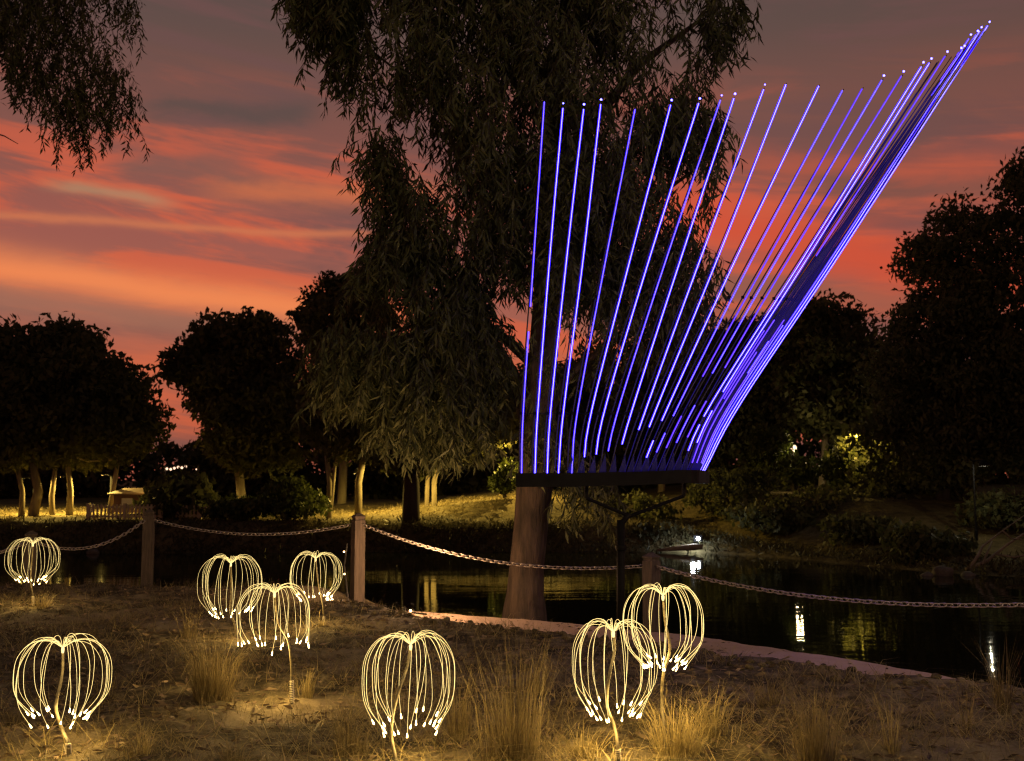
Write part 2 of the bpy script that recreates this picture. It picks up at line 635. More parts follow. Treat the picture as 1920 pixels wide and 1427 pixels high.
def grid_mesh(name, xs, ys, hf, m, kind='structure'):
    X, Y = np.meshgrid(xs, ys)
    Z = hf(X, Y)
    v = np.stack([X.ravel(), Y.ravel(), Z.ravel()], 1)
    nx, ny = len(xs), len(ys)
    i = np.arange(nx * ny).reshape(ny, nx)
    f = np.stack([i[:-1, :-1].ravel(), i[:-1, 1:].ravel(), i[1:, 1:].ravel(), i[1:, :-1].ravel()], 1)
    o = mesh_obj(name, v, f, m, None, True)
    o['kind'] = kind
    return o


xs = np.concatenate([np.linspace(-60, -9, 30)[:-1], np.arange(-9, 9, .07), np.linspace(9, 60, 30)])
ys = np.concatenate([np.linspace(-40, 4.5, 24)[:-1], np.arange(4.5, 16.5, .07), np.linspace(16.5, 24, 12)])
g = grid_mesh('ground', xs, ys, near_h, M['dirt'])
tag(g, 'dry brown dirt ground of the near river bank')

ks = np.concatenate([np.arange(-1, 12, .05), np.linspace(12, 26, 30)])
ss_ = np.linspace(0, 1, 9)
pv = []
for kk in ks:
    for u_ in ss_:
        fe = float(far_edge(kk)) - .08 + .07 * mnoise.noise(Vector((kk * 2.3, 3.1, 0))) + .04 * mnoise.noise(Vector((kk * 9, 1.1, 0)))
        s_ = fe + u_ * (PATH_W + .3 - fe)
        q = P0 + PT * kk + PN * s_
        pv.append((q[0], q[1], -.262 + .012 * mnoise.noise(Vector((q[0] * 2, q[1] * 2, 0)))))
n8 = len(ss_)
pf = np.array([(i * n8 + j, i * n8 + j + 1, (i + 1) * n8 + j + 1, (i + 1) * n8 + j) for i in range(len(ks) - 1) for j in range(n8 - 1)])
pth = mesh_obj('path', np.array(pv), pf, M['path'], None, True)
tag(pth, 'pinkish granite sand path along the chain fence', kind='structure')


def shore(x):
    return 44.5 - 11 * sstep(7, 16, x) + 1.2 * fnoise(x, x * 0, .15, 3, 2)


def far_h(x, y):
    dw = shore(x)
    t = y - dw
    left = (-1.62 + .12 * sstep(-.5, .5, t) + 1.24 * sstep(-.1, 2.0, t) + .25 * sstep(3, 20, t) + .5 * sstep(20, 90, t)
            + (.08 + .74 * sstep(-8.0, 1.5, x)) * sstep(1.9, 6.0, t) * sstep(-8.5, -5.5, x) * (1 - sstep(2.5, 6, x)))
    right = -1.62 + .12 * sstep(-.5, .5, t) + 2.3 * sstep(0, 18, t) + .5 * sstep(18, 60, t)
    w = sstep(4, 13, x)
    return left * (1 - w) + right * w + (.16 * fnoise(x, y, .35, 3, 4) + .12 * fnoise(x, y, 1.3, 3, 9)) * sstep(0, 3, t) - .8 * sstep(0, 6, -t)


xs = np.concatenate([np.linspace(-900, -45, 30)[:-1], np.arange(-45, 45, .7), np.linspace(45, 900, 30)])
ys = np.concatenate([np.arange(27, 80, .5), np.linspace(80, 1500, 40)])
fb = grid_mesh('riverbank', xs, ys, far_h, M['bank'])
tag(fb, 'far grassy river bank lit in patches by street lamps')


def fh(x, y):
    return float(far_h(np.array([x]), np.array([y]))[0])


wv = np.array([(-900, 12, WATER_Z), (900, 12, WATER_Z), (900, 60, WATER_Z), (-900, 60, WATER_Z)])
wt = mesh_obj('water', wv, np.array([(0, 1, 2, 3)]), M['water'])
tag(wt, 'calm dark river reflecting trees and lamps', kind='structure')


# ------------------------------------------------------------------ foliage helpers
def in_poly(poly, x, y):
    p = np.array(poly, float)
    x0, y0 = p[:, 0], p[:, 1]
    x1, y1 = np.roll(x0, -1), np.roll(y0, -1)
    ins = np.zeros(len(x), bool)
    for a, b, c, d in zip(x0, y0, x1, y1):
        if b == d:
            continue
        cond = ((b > y) != (d > y)) & (x < (c - a) * (y - b) / (d - b) + a)
        ins ^= cond
    return ins


def edge_dist(poly, x, y):
    p = np.array(poly, float)
    best = np.full(len(x), 1e9)
    for (a, b), (c, d) in zip(p, np.roll(p, -1, 0)):
        L2 = (c - a) ** 2 + (d - b) ** 2 + 1e-9
        t = np.clip(((x - a) * (c - a) + (y - b) * (d - b)) / L2, 0, 1)
        best = np.minimum(best, np.hypot(x - a - t * (c - a), y - b - t * (d - b)))
    return best


def sample_poly(poly, n):
    p = np.array(poly, float)
    lo, hi = p.min(0), p.max(0)
    X, Y = np.zeros(0), np.zeros(0)
    while len(X) < n:
        x, y = RNG.uniform(lo[0], hi[0], 4 * n), RNG.uniform(lo[1], hi[1], 4 * n)
        k = in_poly(poly, x, y)
        X, Y = np.append(X, x[k]), np.append(Y, y[k])
    return X[:n], Y[:n]


def px_to_world(px, py, Y):
    u, v = (px - CX) / F_PX, (CY - py) / F_PX
    dy = math.cos(PITCH) - v * math.sin(PITCH)
    dz = math.sin(PITCH) + v * math.cos(PITCH)
    return np.stack([u * Y / dy, Y, CAM_Z + dz * Y / dy], 1)


def leaves(C, D, L, W):
    """diamond leaves: centres C, unit directions D, lengths L, widths W -> verts, quads"""
    n = len(C)
    R = RNG.normal(size=(n, 3))
    S = np.cross(D, R)
    S /= np.linalg.norm(S, axis=1, keepdims=True) + 1e-9
    L, W = L[:, None], W[:, None]
    Nn = np.cross(S, D)
    a = C - D * L * .5
    b = C + S * W * .5 - D * L * .08 + Nn * L * .06
    c = C + D * L * .5
    d = C - S * W * .5 - D * L * .08 + Nn * L * .06
    v = np.stack([a, b, c, d], 1).reshape(-1, 3)
    f = np.arange(4 * n).reshape(n, 4)
    return v, f


def unit(a):
    return a / (np.linalg.norm(a, axis=1, keepdims=True) + 1e-9)


def clump_crown(poly, Y, T, nclump, per, rc, ll, lw, droop=.4, gap=.0):
    """crown of leaf clumps filling a volume whose outline at depth Y is the polygon; T is its half depth in metres"""
    x, y = sample_poly(poly, nclump * 6)
    e = edge_dist(poly, x, y)
    # keep the tufts inside the outline, most strictly along the underside
    low = sstep(.55, .95, (y - y.min()) / (y.max() - y.min()))
    inset = np.minimum((.30 + .55 * low) * rc * F_PX / Y, .35 * e.max())
    kk = np.where(e > inset)[0][:nclump]
    x, y, e = x[kk], y[kk], e[kk]
    nclump = len(x)
    th = T * np.sqrt(np.clip(e / (e.max() * .7), .05, 1))
    dep = Y + RNG.uniform(-1, 1, nclump) * th
    C = px_to_world(x, y, np.full(nclump, Y))
    C[:, 1] = dep
    rcs = rc * RNG.uniform(.6, 1.3, nclump)
    # shell-biased offsets make each clump read as a tuft
    o = unit(RNG.normal(size=(nclump, per, 3)).reshape(-1, 3)) * (RNG.uniform(0, 1, nclump * per) ** .45)[:, None]
    o = o * np.repeat(rcs, per)[:, None] * np.array((1.15, 1.15, .8))
    P = np.repeat(C, per, 0) + o
    D = unit(RNG.normal(size=P.shape) + np.array((0, 0, -droop * 2)))
    n = len(P)
    return leaves(P, D, ll * RNG.uniform(.6, 1.4, n), lw * RNG.uniform(.6, 1.3, n)), C


def strands(S, L, step, ll, lw, sway=.25):
    """hanging branchlets from start points S with lengths L, each set with drooping lance leaves"""
    Ps, Ds, tw = [], [], []
    for s, l in zip(S, L):
        n = max(3, int(l / step))
        d = np.array((RNG.normal() * sway, RNG.normal() * sway, -1.0))
        d /= np.linalg.norm(d)
        t = np.linspace(0, l, n)
        curve = RNG.normal(size=2) * .12
        p = s + t[:, None] * d
        p[:, 0] += curve[0] * np.sin(t / l * 2.4)
        p[:, 1] += curve[1] * np.sin(t / l * 2.4)
        jit = RNG.normal(size=(n, 3)) * np.array((.62, .62, .30))
        dd = unit(np.array((0, 0, -1.0)) + jit)
        Ps.append(p + dd * ll * .5)
        Ds.append(dd)
        tw.append(p)
    P, D = np.concatenate(Ps), np.concatenate(Ds)
    n = len(P)
    return leaves(P, D, ll * RNG.uniform(.55, 1.25, n), lw * RNG.uniform(.6, 1.25, n)), tw


def merge(*vf):
    vs, fs, o = [], [], 0
    for v, f in vf:
        vs.append(v)
        fs.append(f + o)
        o += len(v)
    return np.concatenate(vs), np.concatenate(fs)


# ------------------------------------------------------------------ far trees
def far_tree(name, label, cat, poly, Y, T, nclump, trunks, leaf='far_leaf', per=100, rc=1.0, ll=.40, lw=.22, bark='far_bark', group='trees on the far bank', limbs=5):
    b = trunks[0][0]
    z = fh(at(b[0], b[1], Y).x, Y)
    root = thing(name, label, cat, (at(b[0], b[1], Y).x, Y, z), group)
    (v, f), C = clump_crown(poly, Y, T, nclump, per, rc, ll, lw)
    mesh_obj('crown', v, f, M[leaf], root)
    for tk in trunks:
        pts = [at(px, py, Y) for px, py, w in tk]
        pts[0].z = fh(pts[0].x, Y) - .2
        rr = [w / F_PX * Y / 2 for px, py, w in tk]
        mb = MB().tube(pts, rr, 8, wob=.12)
        top = pts[-1]
        for i in range(limbs):
            c = Vector(C[RNG.integers(len(C))])
            mid = top.lerp(c, .5) + Vector((0, 0, -.3))
            mb.tube([top, mid, c], [rr[-1] * .8, rr[-1] * .45, rr[-1] * .15], 5)
        mb.build('trunk', M[bark], root, True)
    return root


def tr(*p):
    return [tuple(q) for q in p]


G_TREE = 'trees on the far bank'
far_tree('shade_tree', 'broad dark tree cut by the left edge of the picture', 'tree',
         [(-130, 640), (-60, 612), (0, 606), (35, 610), (70, 640), (110, 700), (130, 800), (110, 880), (40, 905), (-90, 890), (-140, 760)], 52, 3.0, 190,
         [tr((60, 975, 22), (72, 920, 17), (60, 860, 13)), tr((40, 975, 13), (42, 920, 10), (30, 870, 8))])
far_tree('shade_tree', 'rounded dark tree with several lit pale trunks beside the left edge tree', 'tree',
         [(45, 640), (85, 607), (130, 607), (160, 622), (185, 655), (215, 668), (255, 695), (290, 745), (302, 800), (285, 850), (240, 880), (150, 900), (70, 890), (50, 760)], 53, 3.0, 210,
         [tr((130, 972, 15), (132, 920, 11), (126, 860, 9)), tr((98, 972, 12), (97, 930, 10), (105, 870, 8)), tr((205, 975, 14), (212, 920, 10), (222, 860, 8))])
far_tree('shade_tree', 'tall clumpy tree with red sky gaps left of the weeping gum', 'tree',
         [(300, 690), (325, 662), (365, 640), (378, 604), (420, 594), (450, 602), (485, 588), (522, 606), (552, 640), (575, 700), (580, 800), (560, 880), (480, 905), (400, 880), (372, 780), (360, 720), (318, 712)], 57, 3.0, 215,
         [tr((455, 970, 20), (450, 900, 16), (440, 800, 13), (450, 720, 10))])
far_tree('shade_tree', 'high knobbly tree crown rising behind the left side of the weeping gum', 'tree',
         [(552, 620), (550, 580), (568, 552), (600, 545), (615, 522), (660, 510), (700, 516), (735, 540), (745, 620), (700, 680), (640, 700), (590, 690), (560, 655)], 66, 2.6, 95,
         [tr((640, 965, 18), (645, 850, 14), (640, 700, 11))])
far_tree('park_tree', 'olive leaved tree on a forked pale trunk behind the corner post', 'tree',
         [(575, 700), (620, 680), (680, 690), (720, 740), (730, 820), (690, 868), (640, 872), (590, 850), (565, 780)], 50, 2.0, 95,
         [tr((617, 965, 13), (619, 905, 11), (612, 855, 8)), tr((619, 905, 7), (628, 875, 6), (634, 850, 5))], 'olive_leaf')
far_tree('park_tree', 'olive leaved tree on a straight trunk directly above the corner post', 'tree',
         [(690, 640), (770, 620), (840, 660), (870, 740), (850, 830), (780, 860), (700, 850), (670, 790)], 51, 2.0, 110,
         [tr((672, 972, 15), (672, 905, 13), (690, 820, 10))], 'olive_leaf')
far_tree('park_tree', 'olive leaved tree with two pale sunk trunks beside the lit slope', 'tree',
         [(800, 640), (880, 620), (940, 690), (968, 790), (950, 860), (880, 880), (810, 870), (780, 760)], 54, 2.2, 105,
         [tr((800, 945, 9), (802, 900, 8), (812, 850, 6)), tr((814, 945, 10), (814, 905, 9), (826, 850, 7))], 'olive_leaf')
far_tree('bank_tree', 'dark trunked tree standing in front of the lit slope', 'tree',
         [(710, 800), (770, 770), (830, 800), (850, 850), (820, 885), (760, 890), (715, 870)], 47, 1.4, 50,
         [tr((770, 990, 34), (771, 930, 32), (772, 880, 27))], 'far_leaf', bark='dark_bark')
far_tree('shade_tree', 'dark tree behind the trunk of the weeping gum', 'tree',
         [(930, 760), (965, 705), (1030, 690), (1090, 680), (1140, 700), (1180, 760), (1170, 860), (1090, 900), (980, 895), (930, 840)], 76, 3, 130,
         [tr((1060, 940, 14), (1062, 880, 12), (1060, 820, 10))])
far_tree('shade_tree', 'low dark tree behind the middle of the blue light sculpture', 'tree',
         [(1130, 760), (1170, 680), (1230, 640), (1290, 620), (1330, 640), (1360, 720), (1350, 840), (1280, 900), (1180, 890), (1130, 830)], 72, 3, 140,
         [tr((1240, 940, 14), (1242, 880, 12), (1240, 800, 10))])
far_tree('shade_tree', 'dark tree behind the right foot of the blue light sculpture', 'tree',
         [(1300, 720), (1316, 665), (1342, 622), (1368, 636), (1392, 590), (1418, 612), (1442, 572), (1470, 640), (1475, 740), (1450, 850), (1380, 890), (1310, 850)], 66, 3, 150,
         [tr((1390, 930, 14), (1392, 870, 12), (1390, 780, 10))])
far_tree('shade_tree', 'dark tree with small red sky gaps left of the big right hand tree', 'tree',
         [(1440, 640), (1475, 590), (1530, 560), (1575, 565), (1615, 580), (1640, 600), (1650, 660), (1665, 780), (1640, 850), (1520, 850), (1450, 800)], 62, 3, 150,
         [tr((1540, 930, 16), (1545, 870, 13), (1550, 780, 10))])
far_tree('big_gum_tree', 'tallest dark tree against the right edge of the picture', 'tree',
         [(1985, 250), (1925, 288), (1890, 312), (1862, 350), (1848, 380), (1830, 402), (1800, 430), (1800, 560), (1830, 700), (1850, 880), (1960, 950), (2060, 860), (2100, 500), (2070, 300)], 46, 3.2, 300,
         [tr((1950, 1000, 36), (1940, 900, 30), (1930, 700, 22), (1935, 560, 14))], 'far_leaf', per=110, rc=.8, ll=.30, lw=.15, bark='dark_bark')
far_tree('big_gum_tree', 'wide dark tree with a stepped outline under the tallest right tree', 'tree',
         [(1830, 400), (1806, 366), (1788, 368), (1770, 400), (1738, 415), (1722, 450), (1690, 490), (1704, 512), (1685, 545), (1678, 600), (1650, 640), (1640, 720), (1660, 830), (1700, 950), (1850, 930), (1880, 700), (1850, 520)], 48, 3, 280,
         [tr((1770, 1000, 30), (1768, 900, 24), (1770, 760, 18), (1775, 620, 12))], 'far_leaf', per=110, rc=.8, ll=.30, lw=.15, bark='dark_bark')


def bush(name, label, px, py, w, h, Y, n, leaf, group='bushes on the far bank', per=40, rc=.45, ll=.28, lw=.15, near=False):
    c = at(px, py, Y)
    z = fh(c.x, Y)
    root = thing(name, label, 'bush', (c.x, Y, z), group)
    poly = [(px + w / 2 * math.cos(t) * (1 + .18 * math.sin(3 * t + px)), py - h * .5 + h * .5 * math.sin(t) * (1 + .14 * math.cos(4 * t + px))) for t in np.linspace(0, 2 * math.pi, 16)[:-1]]
    (v, f), C = clump_crown(poly, Y, w / F_PX * Y * .4, n, per, rc, ll, lw)
    mesh_obj('foliage', v, f, M[leaf], root)
    mb = MB()
    b = Vector((c.x, Y, z - .1))
    for i in range(7):
        q = Vector(C[RNG.integers(len(C))])
        mb.tube([b, b.lerp(q, .5) + Vector((.1 * RNG.normal(), .1 * RNG.normal(), .1)), q], [.05, .035, .012], 5)
    mb.build('stem', M['dark_bark'], root)
    return root


bush('round_bush', 'round black bush under the red sky gap on the left bank', 345, 985, 130, 92, 49, 50, 'far_leaf', rc=.8, ll=.45, lw=.25)
bush('leafy_bush', 'leafy bush with lit leaves left of the corner post', 540, 980, 150, 80, 47.5, 60, 'shrub_leaf')
bush('leafy_bush', 'low lit bush between the two lit fences', 440, 982, 90, 50, 47.5, 34, 'shrub_leaf')
bush('leafy_bush', 'yellow lit bush just left of the sculpture base', 948, 925, 50, 60, 51.5, 24, 'shrub_leaf')
bush('leafy_bush', 'bright yellow lit bush on the right bank under a lamp', 1582, 925, 90, 90, 55, 60, 'shrub_leaf')
bush('leafy_bush', 'yellow green bush beside the glowing globe lamp', 1440, 890, 80, 100, 57, 44, 'shrub_leaf')
bush('waterside_bush', 'dark bush at the waterline left of the rock', 1730, 1072, 150, 90, 38, 60, 'far_leaf', rc=.4)
bush('waterside_bush', 'dark bush on the water edge behind the chain fence centre right', 1480, 1020, 200, 90, 47, 60, 'reed', rc=.5)
bush('waterside_bush', 'dark bush hugging the right edge above the water', 1890, 1010, 180, 90, 42, 60, 'far_leaf', rc=.6)
bush('waterside_bush', 'dark bush below the stepped right tree', 1680, 990, 210, 110, 50, 80, 'far_leaf', rc=.6)
bush('waterside_bush', 'dark bush on the bank behind the sculpture post', 1180, 1005, 210, 80, 52, 60, 'far_leaf', rc=.5)
bush('waterside_bush', 'dark bush on the bank right of the sculpture base', 1380, 985, 180, 110, 52, 70, 'far_leaf', rc=.5)
bush('waterside_bush', 'tall dark bush under the stepped right tree', 1700, 960, 240, 200, 53, 110, 'far_leaf', rc=.7, ll=.4, lw=.22)
bush('waterside_bush', 'tall dark bush filling the gap left of the yellow bush', 1400, 960, 200, 190, 64, 90, 'far_leaf', rc=.8, ll=.4, lw=.22)
bush('waterside_bush', 'dark bush on the right bank under the yellow bush', 1560, 975, 170, 62, 49, 60, 'far_leaf', rc=.5)
bush('waterside_bush', 'dark bush on the bank right of the yellow bush', 1690, 940, 150, 70, 52, 60, 'far_leaf', rc=.5)
bush('waterside_bush', 'low dark bush at the water below the globe lamp', 1450, 1000, 150, 60, 46, 50, 'far_leaf', rc=.45)
bush('waterside_bush', 'low dark bush at the water behind the right chain', 1610, 1025, 160, 60, 42, 50, 'far_leaf', rc=.4)
bush('leafy_bush', 'small bush hiding the foot of the globe lamp', 1492, 915, 80, 62, 56, 34, 'shrub_leaf', rc=.4)
bush('waterside_bush', 'small dark bush beside the white floodlight', 1225, 1024, 90, 40, 46.5, 30, 'reed', rc=.35)

# the wood far behind the park, one dark mass
WOOD = [(-500, 790), (-200, 780), (0, 780), (120, 790), (210, 815), (260, 828), (340, 832), (400, 800), (470, 780), (560, 770), (700, 760), (860, 760), (930, 720), (990, 690), (1060, 680), (1130, 640), (1200, 650), (1260, 610), (1330, 625), (1400, 600), (1480, 640), (1560, 630), (1650, 640), (1720, 700), (1900, 720), (2400, 760),
        (2400, 970), (-500, 970)]
(v, f), C = clump_crown(WOOD, 84, 3.5, 1500, 90, 1.5, .62, .36)
wd = mesh_obj('far_woods', v, f, M['far_leaf'])
tag(wd, 'dark wood far behind the park trees', kind='stuff')
# reeds and undergrowth along the far shoreline
n = 9000
x = RNG.uniform(-32, 24, n)
y = shore(x) + RNG.uniform(-.2, 1.7, n) + 3.0 * sstep(4, 12, x) * RNG.uniform(0, 1, n)
P = np.stack([x, y, far_h(x, y) + RNG.uniform(0, .25, n)], 1)
D = unit(RNG.normal(size=P.shape) * np.array((.6, .6, .4)) + np.array((0, 0, .7)))
v, f = leaves(P, D, RNG.uniform(.15, .42, n), RNG.uniform(.03, .10, n))
rd = mesh_obj('undergrowth', v, f, M['reed'])
tag(rd, 'dark reeds and undergrowth along the far shoreline', kind='stuff')

n = 16000
x, y = RNG.uniform(-30, 10, n), RNG.uniform(45.6, 60, n)
cl = fnoise(x, y, .7, 3, 5) + .2 * RNG.normal(size=n)
x, y = x[cl > .05], y[cl > .05]
n = len(x)
P = np.stack([x, y, far_h(x, y) + .03], 1)
D = unit(RNG.normal(size=P.shape) * np.array((.7, .7, .3)) + np.array((0, 0, .8)))
v, f = leaves(P, D, RNG.uniform(.10, .34, n), RNG.uniform(.02, .06, n))
rd = mesh_obj('bank_grass', v, f, M['brown_grass'])
tag(rd, 'rough dry grass on the lit far bank', kind='stuff')

# ------------------------------------------------------------------ far bank: fences, shed, sign, lamps
def picket_fence(label, pa, pb, Y0, Y1, hpx):
    a, b = at(pa[0], pa[1], Y0), at(pb[0], pb[1], Y1)
    a.z, b.z = fh(a.x, a.y), fh(b.x, b.y)
    h = hpx / F_PX * Y0
    root = thing('picket_fence', label, 'fence', a, 'low fences on the far bank')
    d = b - a
    L = d.length
    ang = Matrix.Rotation(math.atan2(d.y, d.x), 3, 'Z')
    n = max(2, int(L / 2.2))
    for i in range(n + 1):
        p = a.lerp(b, i / n)
        MB().box(p + Vector((0, 0, h * .53)), (.13, .13, h * 1.1), ang).build('fence_post', M['paint_cream'], root)
    for zz in (.25, .82):
        MB().box(a.lerp(b, .5) + Vector((0, .03, h * zz)), (L, .04, .09), ang).build('rail', M['paint_cream'], root)
    mb = MB()
    m = int(L / .17)
    for i in range(m):
        p = a.lerp(b, (i + .5) / m)
        mb.box(p + Vector((0, -.045, h * .5 + .03)), (.085, .025, h * .92), ang)
    o = mb.build('pickets', M['paint_cream'], root)
    o['kind'] = 'stuff'


picket_fence('cream picket fence behind the second post from the left', (165, 972), (302, 972), 47.6, 47.6, 30)
picket_fence('cream picket fence right of the round black bush', (332, 974), (418, 972), 48, 48, 24)

c = at(268, 965, 52)
z = fh(c.x, 67)
sh = thing('shed', 'low shed with a brown roof behind the left picket fence', 'shed', (c.x, 52, z))
MB().box((c.x, 52, z + .45), (2.3, 1.6, .9)).build('wall', M['roof'], sh)
MB().box((c.x + .5, 51.19, z + .40), (.6, .05, .74)).build('door', M['paint_cream'], sh)
MB().box((c.x - .5, 51.19, z + .52), (.5, .05, .34)).build('window', M['paint_white'], sh)
MB().add([(c.x - 1.35, 50.9, z + .86), (c.x + 1.35, 50.9, z + .86), (c.x + 1.35, 53.1, z + 1.10), (c.x - 1.35, 53.1, z + 1.10),
          (c.x - 1.35, 50.9, z + .92), (c.x + 1.35, 50.9, z + .92), (c.x + 1.35, 53.1, z + 1.16), (c.x - 1.35, 53.1, z + 1.16)],
         [(0, 3, 2, 1), (4, 5, 6, 7), (0, 1, 5, 4), (1, 2, 6, 5), (2, 3, 7, 6), (3, 0, 4, 7)]).build('roof', M['roof'], sh)


def sign(label, px, py, Y, w, h):
    c = at(px, py, Y)
    z = fh(c.x, Y)
    r = thing('notice_board', label, 'sign', (c.x, Y, z), 'small white boards on the far bank')
    MB().box(c, (w, .05, h)).build('board', M['paint_white'], r)
    MB().box((c.x, Y + .06, (c.z + z) / 2), (.08, .06, c.z - z + .2)).build('sign_post', M['grey_metal'], r)


sign('small white notice board left of the cream picket fence', 169, 953, 48.6, .32, .38)
sign('small white notice board above the right picket fence', 405, 958, 49, .26, .30)


def street_lamp(label, px, py, Y, energy, col, mat, r=.16, vis=True, radius=.2):
    c = at(px, py, Y)
    z = fh(c.x, Y)
    root = thing('street_lamp', label, 'street lamp', (c.x, Y, z), 'street lamps on the far bank')
    MB().lathe((c.x, Y, z), [(.09, 0), (.09, .5), (.05, .55), (.035, c.z - z - r - .06)], 8).build('pole', M['black_steel'], root)
    MB().lathe((c.x, Y, c.z - r - .08), [(.05, 0), (.10, .05), (.10, .09)], 10).build('collar', M['grey_metal'], root)
    MB().ball((c.x, Y, c.z), r, 12, 8).build('globe', M[mat], root, True)
    MB().lathe((c.x, Y, c.z + r * .8), [(r * .9, 0), (r * .7, r * .25), (.02, r * .45)], 10).build('cap', M['grey_metal'], root)
    point_light('lamp_light', (c.x, Y - r - .1, c.z - r * .6), energy, col, radius, root)
    return root


SOD = (1.0, .66, .13)
street_lamp('glowing globe street lamp on the right bank beside the sculpture foot', 1488, 840, 58, 260, (1, .74, .34), 'lamp_pink', .17)


def hooded_lamp(label, px, Y, energy, h=3.3, drop=0.0, col=SOD):
    x = at(px, 900, Y).x
    z = fh(x, Y)
    root = thing('park_light', label, 'street lamp', (x, Y, z), 'hooded park lights on the far bank')
    arm = .9
    hy = Y - arm
    MB().lathe((x, Y, z - .05), [(.07, 0), (.07, .4), (.04, .45), (.03, h + .24)], 8).build('pole', M['black_steel'], root)
    MB().tube([(x, Y, z + h + .15), (x, hy, z + h + .19)], .025, 6).build('arm', M['black_steel'], root)
    sides = 14
    vs = [(x + r * math.cos(2 * math.pi * k / sides), hy + r * math.sin(2 * math.pi * k / sides), z + h + zz) for r, zz in ((.20, -.055), (.20, .02), (.10, .14), (.001, .18)) for k in range(sides)]
    fs = [(a * sides + k, a * sides + (k + 1) % sides, (a + 1) * sides + (k + 1) % sides, (a + 1) * sides + k) for a in range(3) for k in range(sides)]
    MB().add(vs, fs).build('hood', M['black_steel'], root)
    MB().ball((x, hy, z + h + .06 - drop), .05, 8, 6).build('bulb', M['lamp_yellow'], root, True)
    point_light('lamp_light', (x, hy, z + h - .03 - drop * .7), energy, col, .02, root)


hooded_lamp('hooded light above the bright yellow bush on the right bank', 1600, 54.2, 750, 3.0)
hooded_lamp('hooded light behind the weeping gum trunk', 994, 53.5, 2900, 3.0)
hooded_lamp('hooded light behind the pale sunk trunks beside the lit slope', 812, 56.5, 2100, 2.8)
hooded_lamp('hooded light behind the dark trunk in front of the lit slope', 771, 51.5, 1100, 2.3)
hooded_lamp('hooded light behind the trunk above the corner post', 672, 53.0, 1100, 2.0)
hooded_lamp('hooded light behind the round black bush', 352, 51.6, 900, 1.5)
hooded_lamp('hooded light behind the rightmost pale trunk of the left group', 208, 55.2, 1600, 1.9)
hooded_lamp('hooded light behind the middle pale trunk of the left group', 131, 55.2, 1500, 1.9)
hooded_lamp('hooded light behind the trunk at the left edge', 64, 54.2, 1500, 1.9)
cc = at(1826, 872, 40)
hooded_lamp('hooded light over the water near the right edge', 1826, 40, 60, cc.z - fh(cc.x, 40), drop=.055, col=(1, .9, .62))

# cluster of small distant lights under the red gap
root = thing('string_of_lamps', 'row of small distant white lamps in the dark gap of the left trees', 'lights', at(330, 880, 64))
cab = []
for i, (px, py) in enumerate([(313, 879), (320, 880), (327, 878), (334, 876), (341, 877), (348, 875), (368, 880)]):
    p = at(px, py, 64)
    MB().ball(p, .075 if i != 6 else .04, 8, 6).build('lamp', M['lamp_pink'], root, True)
    cab.append(p + Vector((0, 0, .12)))
MB().tube(cab, .025, 5).build('cable', M['cable'], root)
for px, q in ((309, 0), (372, -1)):
    p = at(px, 879, 64)
    MB().tube([(p.x, 64, fh(p.x, 64)), (p.x, 64, p.z + .2)], [.07, .05], 6).build('support_pole', M['grey_metal'], root)

# white floodlight at the far waterline
c = at(1309, 1010, 45.2)
z = fh(c.x, 45.2)
fl = thing('floodlight', 'bright white floodlight on a stake at the far waterline', 'floodlight', (c.x, 45.2, z))
MB().box((c.x, 45.22, (c.z + z) / 2), (.05, .05, abs(c.z - z) + .3)).build('stake', M['black_steel'], fl)
MB().box((c.x, 45.3, c.z), (.34, .12, .26)).build('housing', M['black_steel'], fl)
MB().ball((c.x, 45.18, c.z), .075, 12, 8).build('lens', M['lamp_white'], fl, True)
point_light('flood_light', (c.x - .3, 44.8, c.z + .02), 60, (.86, .93, 1.0), .1, fl)
a, b = at(1240, 1030, 48.2), at(1322, 1020, 47.6)
lg = MB().tube([at(1232, 1032, 44.8), at(1270, 1028, 44.6), at(1300, 1026, 44.5), at(1318, 1025, 44.4)], [.05, .10, .13, .10], 8, wob=.3).build('fallen_log', M['dead_wood'], None, True)
tag(lg, 'pale log lying at the waterline lit by the white floodlight', 'log')

# rocks and dead branches on the right shore
for px, py, s, lab in ((1768, 1072, .26, 'largest pale rock at the right shoreline'), (1738, 1080, .16, 'small dark rock left of the largest rock at the right shoreline'),
                       (1815, 1080, .17, 'flat rock right of the largest rock at the right shoreline'), (1640, 1040, .25, 'rock on the shore below the yellow bush'),
                       (175, 1037, .22, 'pale rock on the far shore between the two left posts')):
    Y = 34 if px > 1700 else 44
    c = at(px, py, Y)
    mb = MB().ball((0, 0, 0), 1, 10, 7)
    vs = []
    for p in mb.v:
        q = Vector(p)
        k = 1 + .45 * mnoise.noise(q * 1.3 + Vector((px, 0, 0)))
        vs.append((c.x + q.x * k * s * 1.3, Y + q.y * k * s, c.z + q.z * k * s * .75))
    mb.v = vs
    o = mb.build('shore_rock', M['stone'], None, True, loc=c)
    tag(o, lab, 'rock', 'rocks on the far shore')

br = thing('fallen_branch', 'bare fallen branches leaning up the bank at the right edge', 'branch', at(1830, 1070, 35))
for pl, w in (([(1812, 1068), (1850, 1052), (1890, 1020), (1945, 985)], .07), ([(1818, 1066), (1835, 1040), (1842, 1025), (1880, 995), (1930, 960)], .06),
              ([(1842, 1058), (1852, 1035), (1860, 1015)], .035), ([(1870, 1040), (1900, 1045), (1930, 1040)], .035), ([(1880, 995), (1895, 1010), (1915, 1012)], .03)):
    MB().tube([at(x, y, 35 + .4 * i) for i, (x, y) in enumerate(pl)], [w * (1 - .2 * i) for i in range(len(pl))], 6, wob=.3).build('branch', M['dead_wood'], br, True)

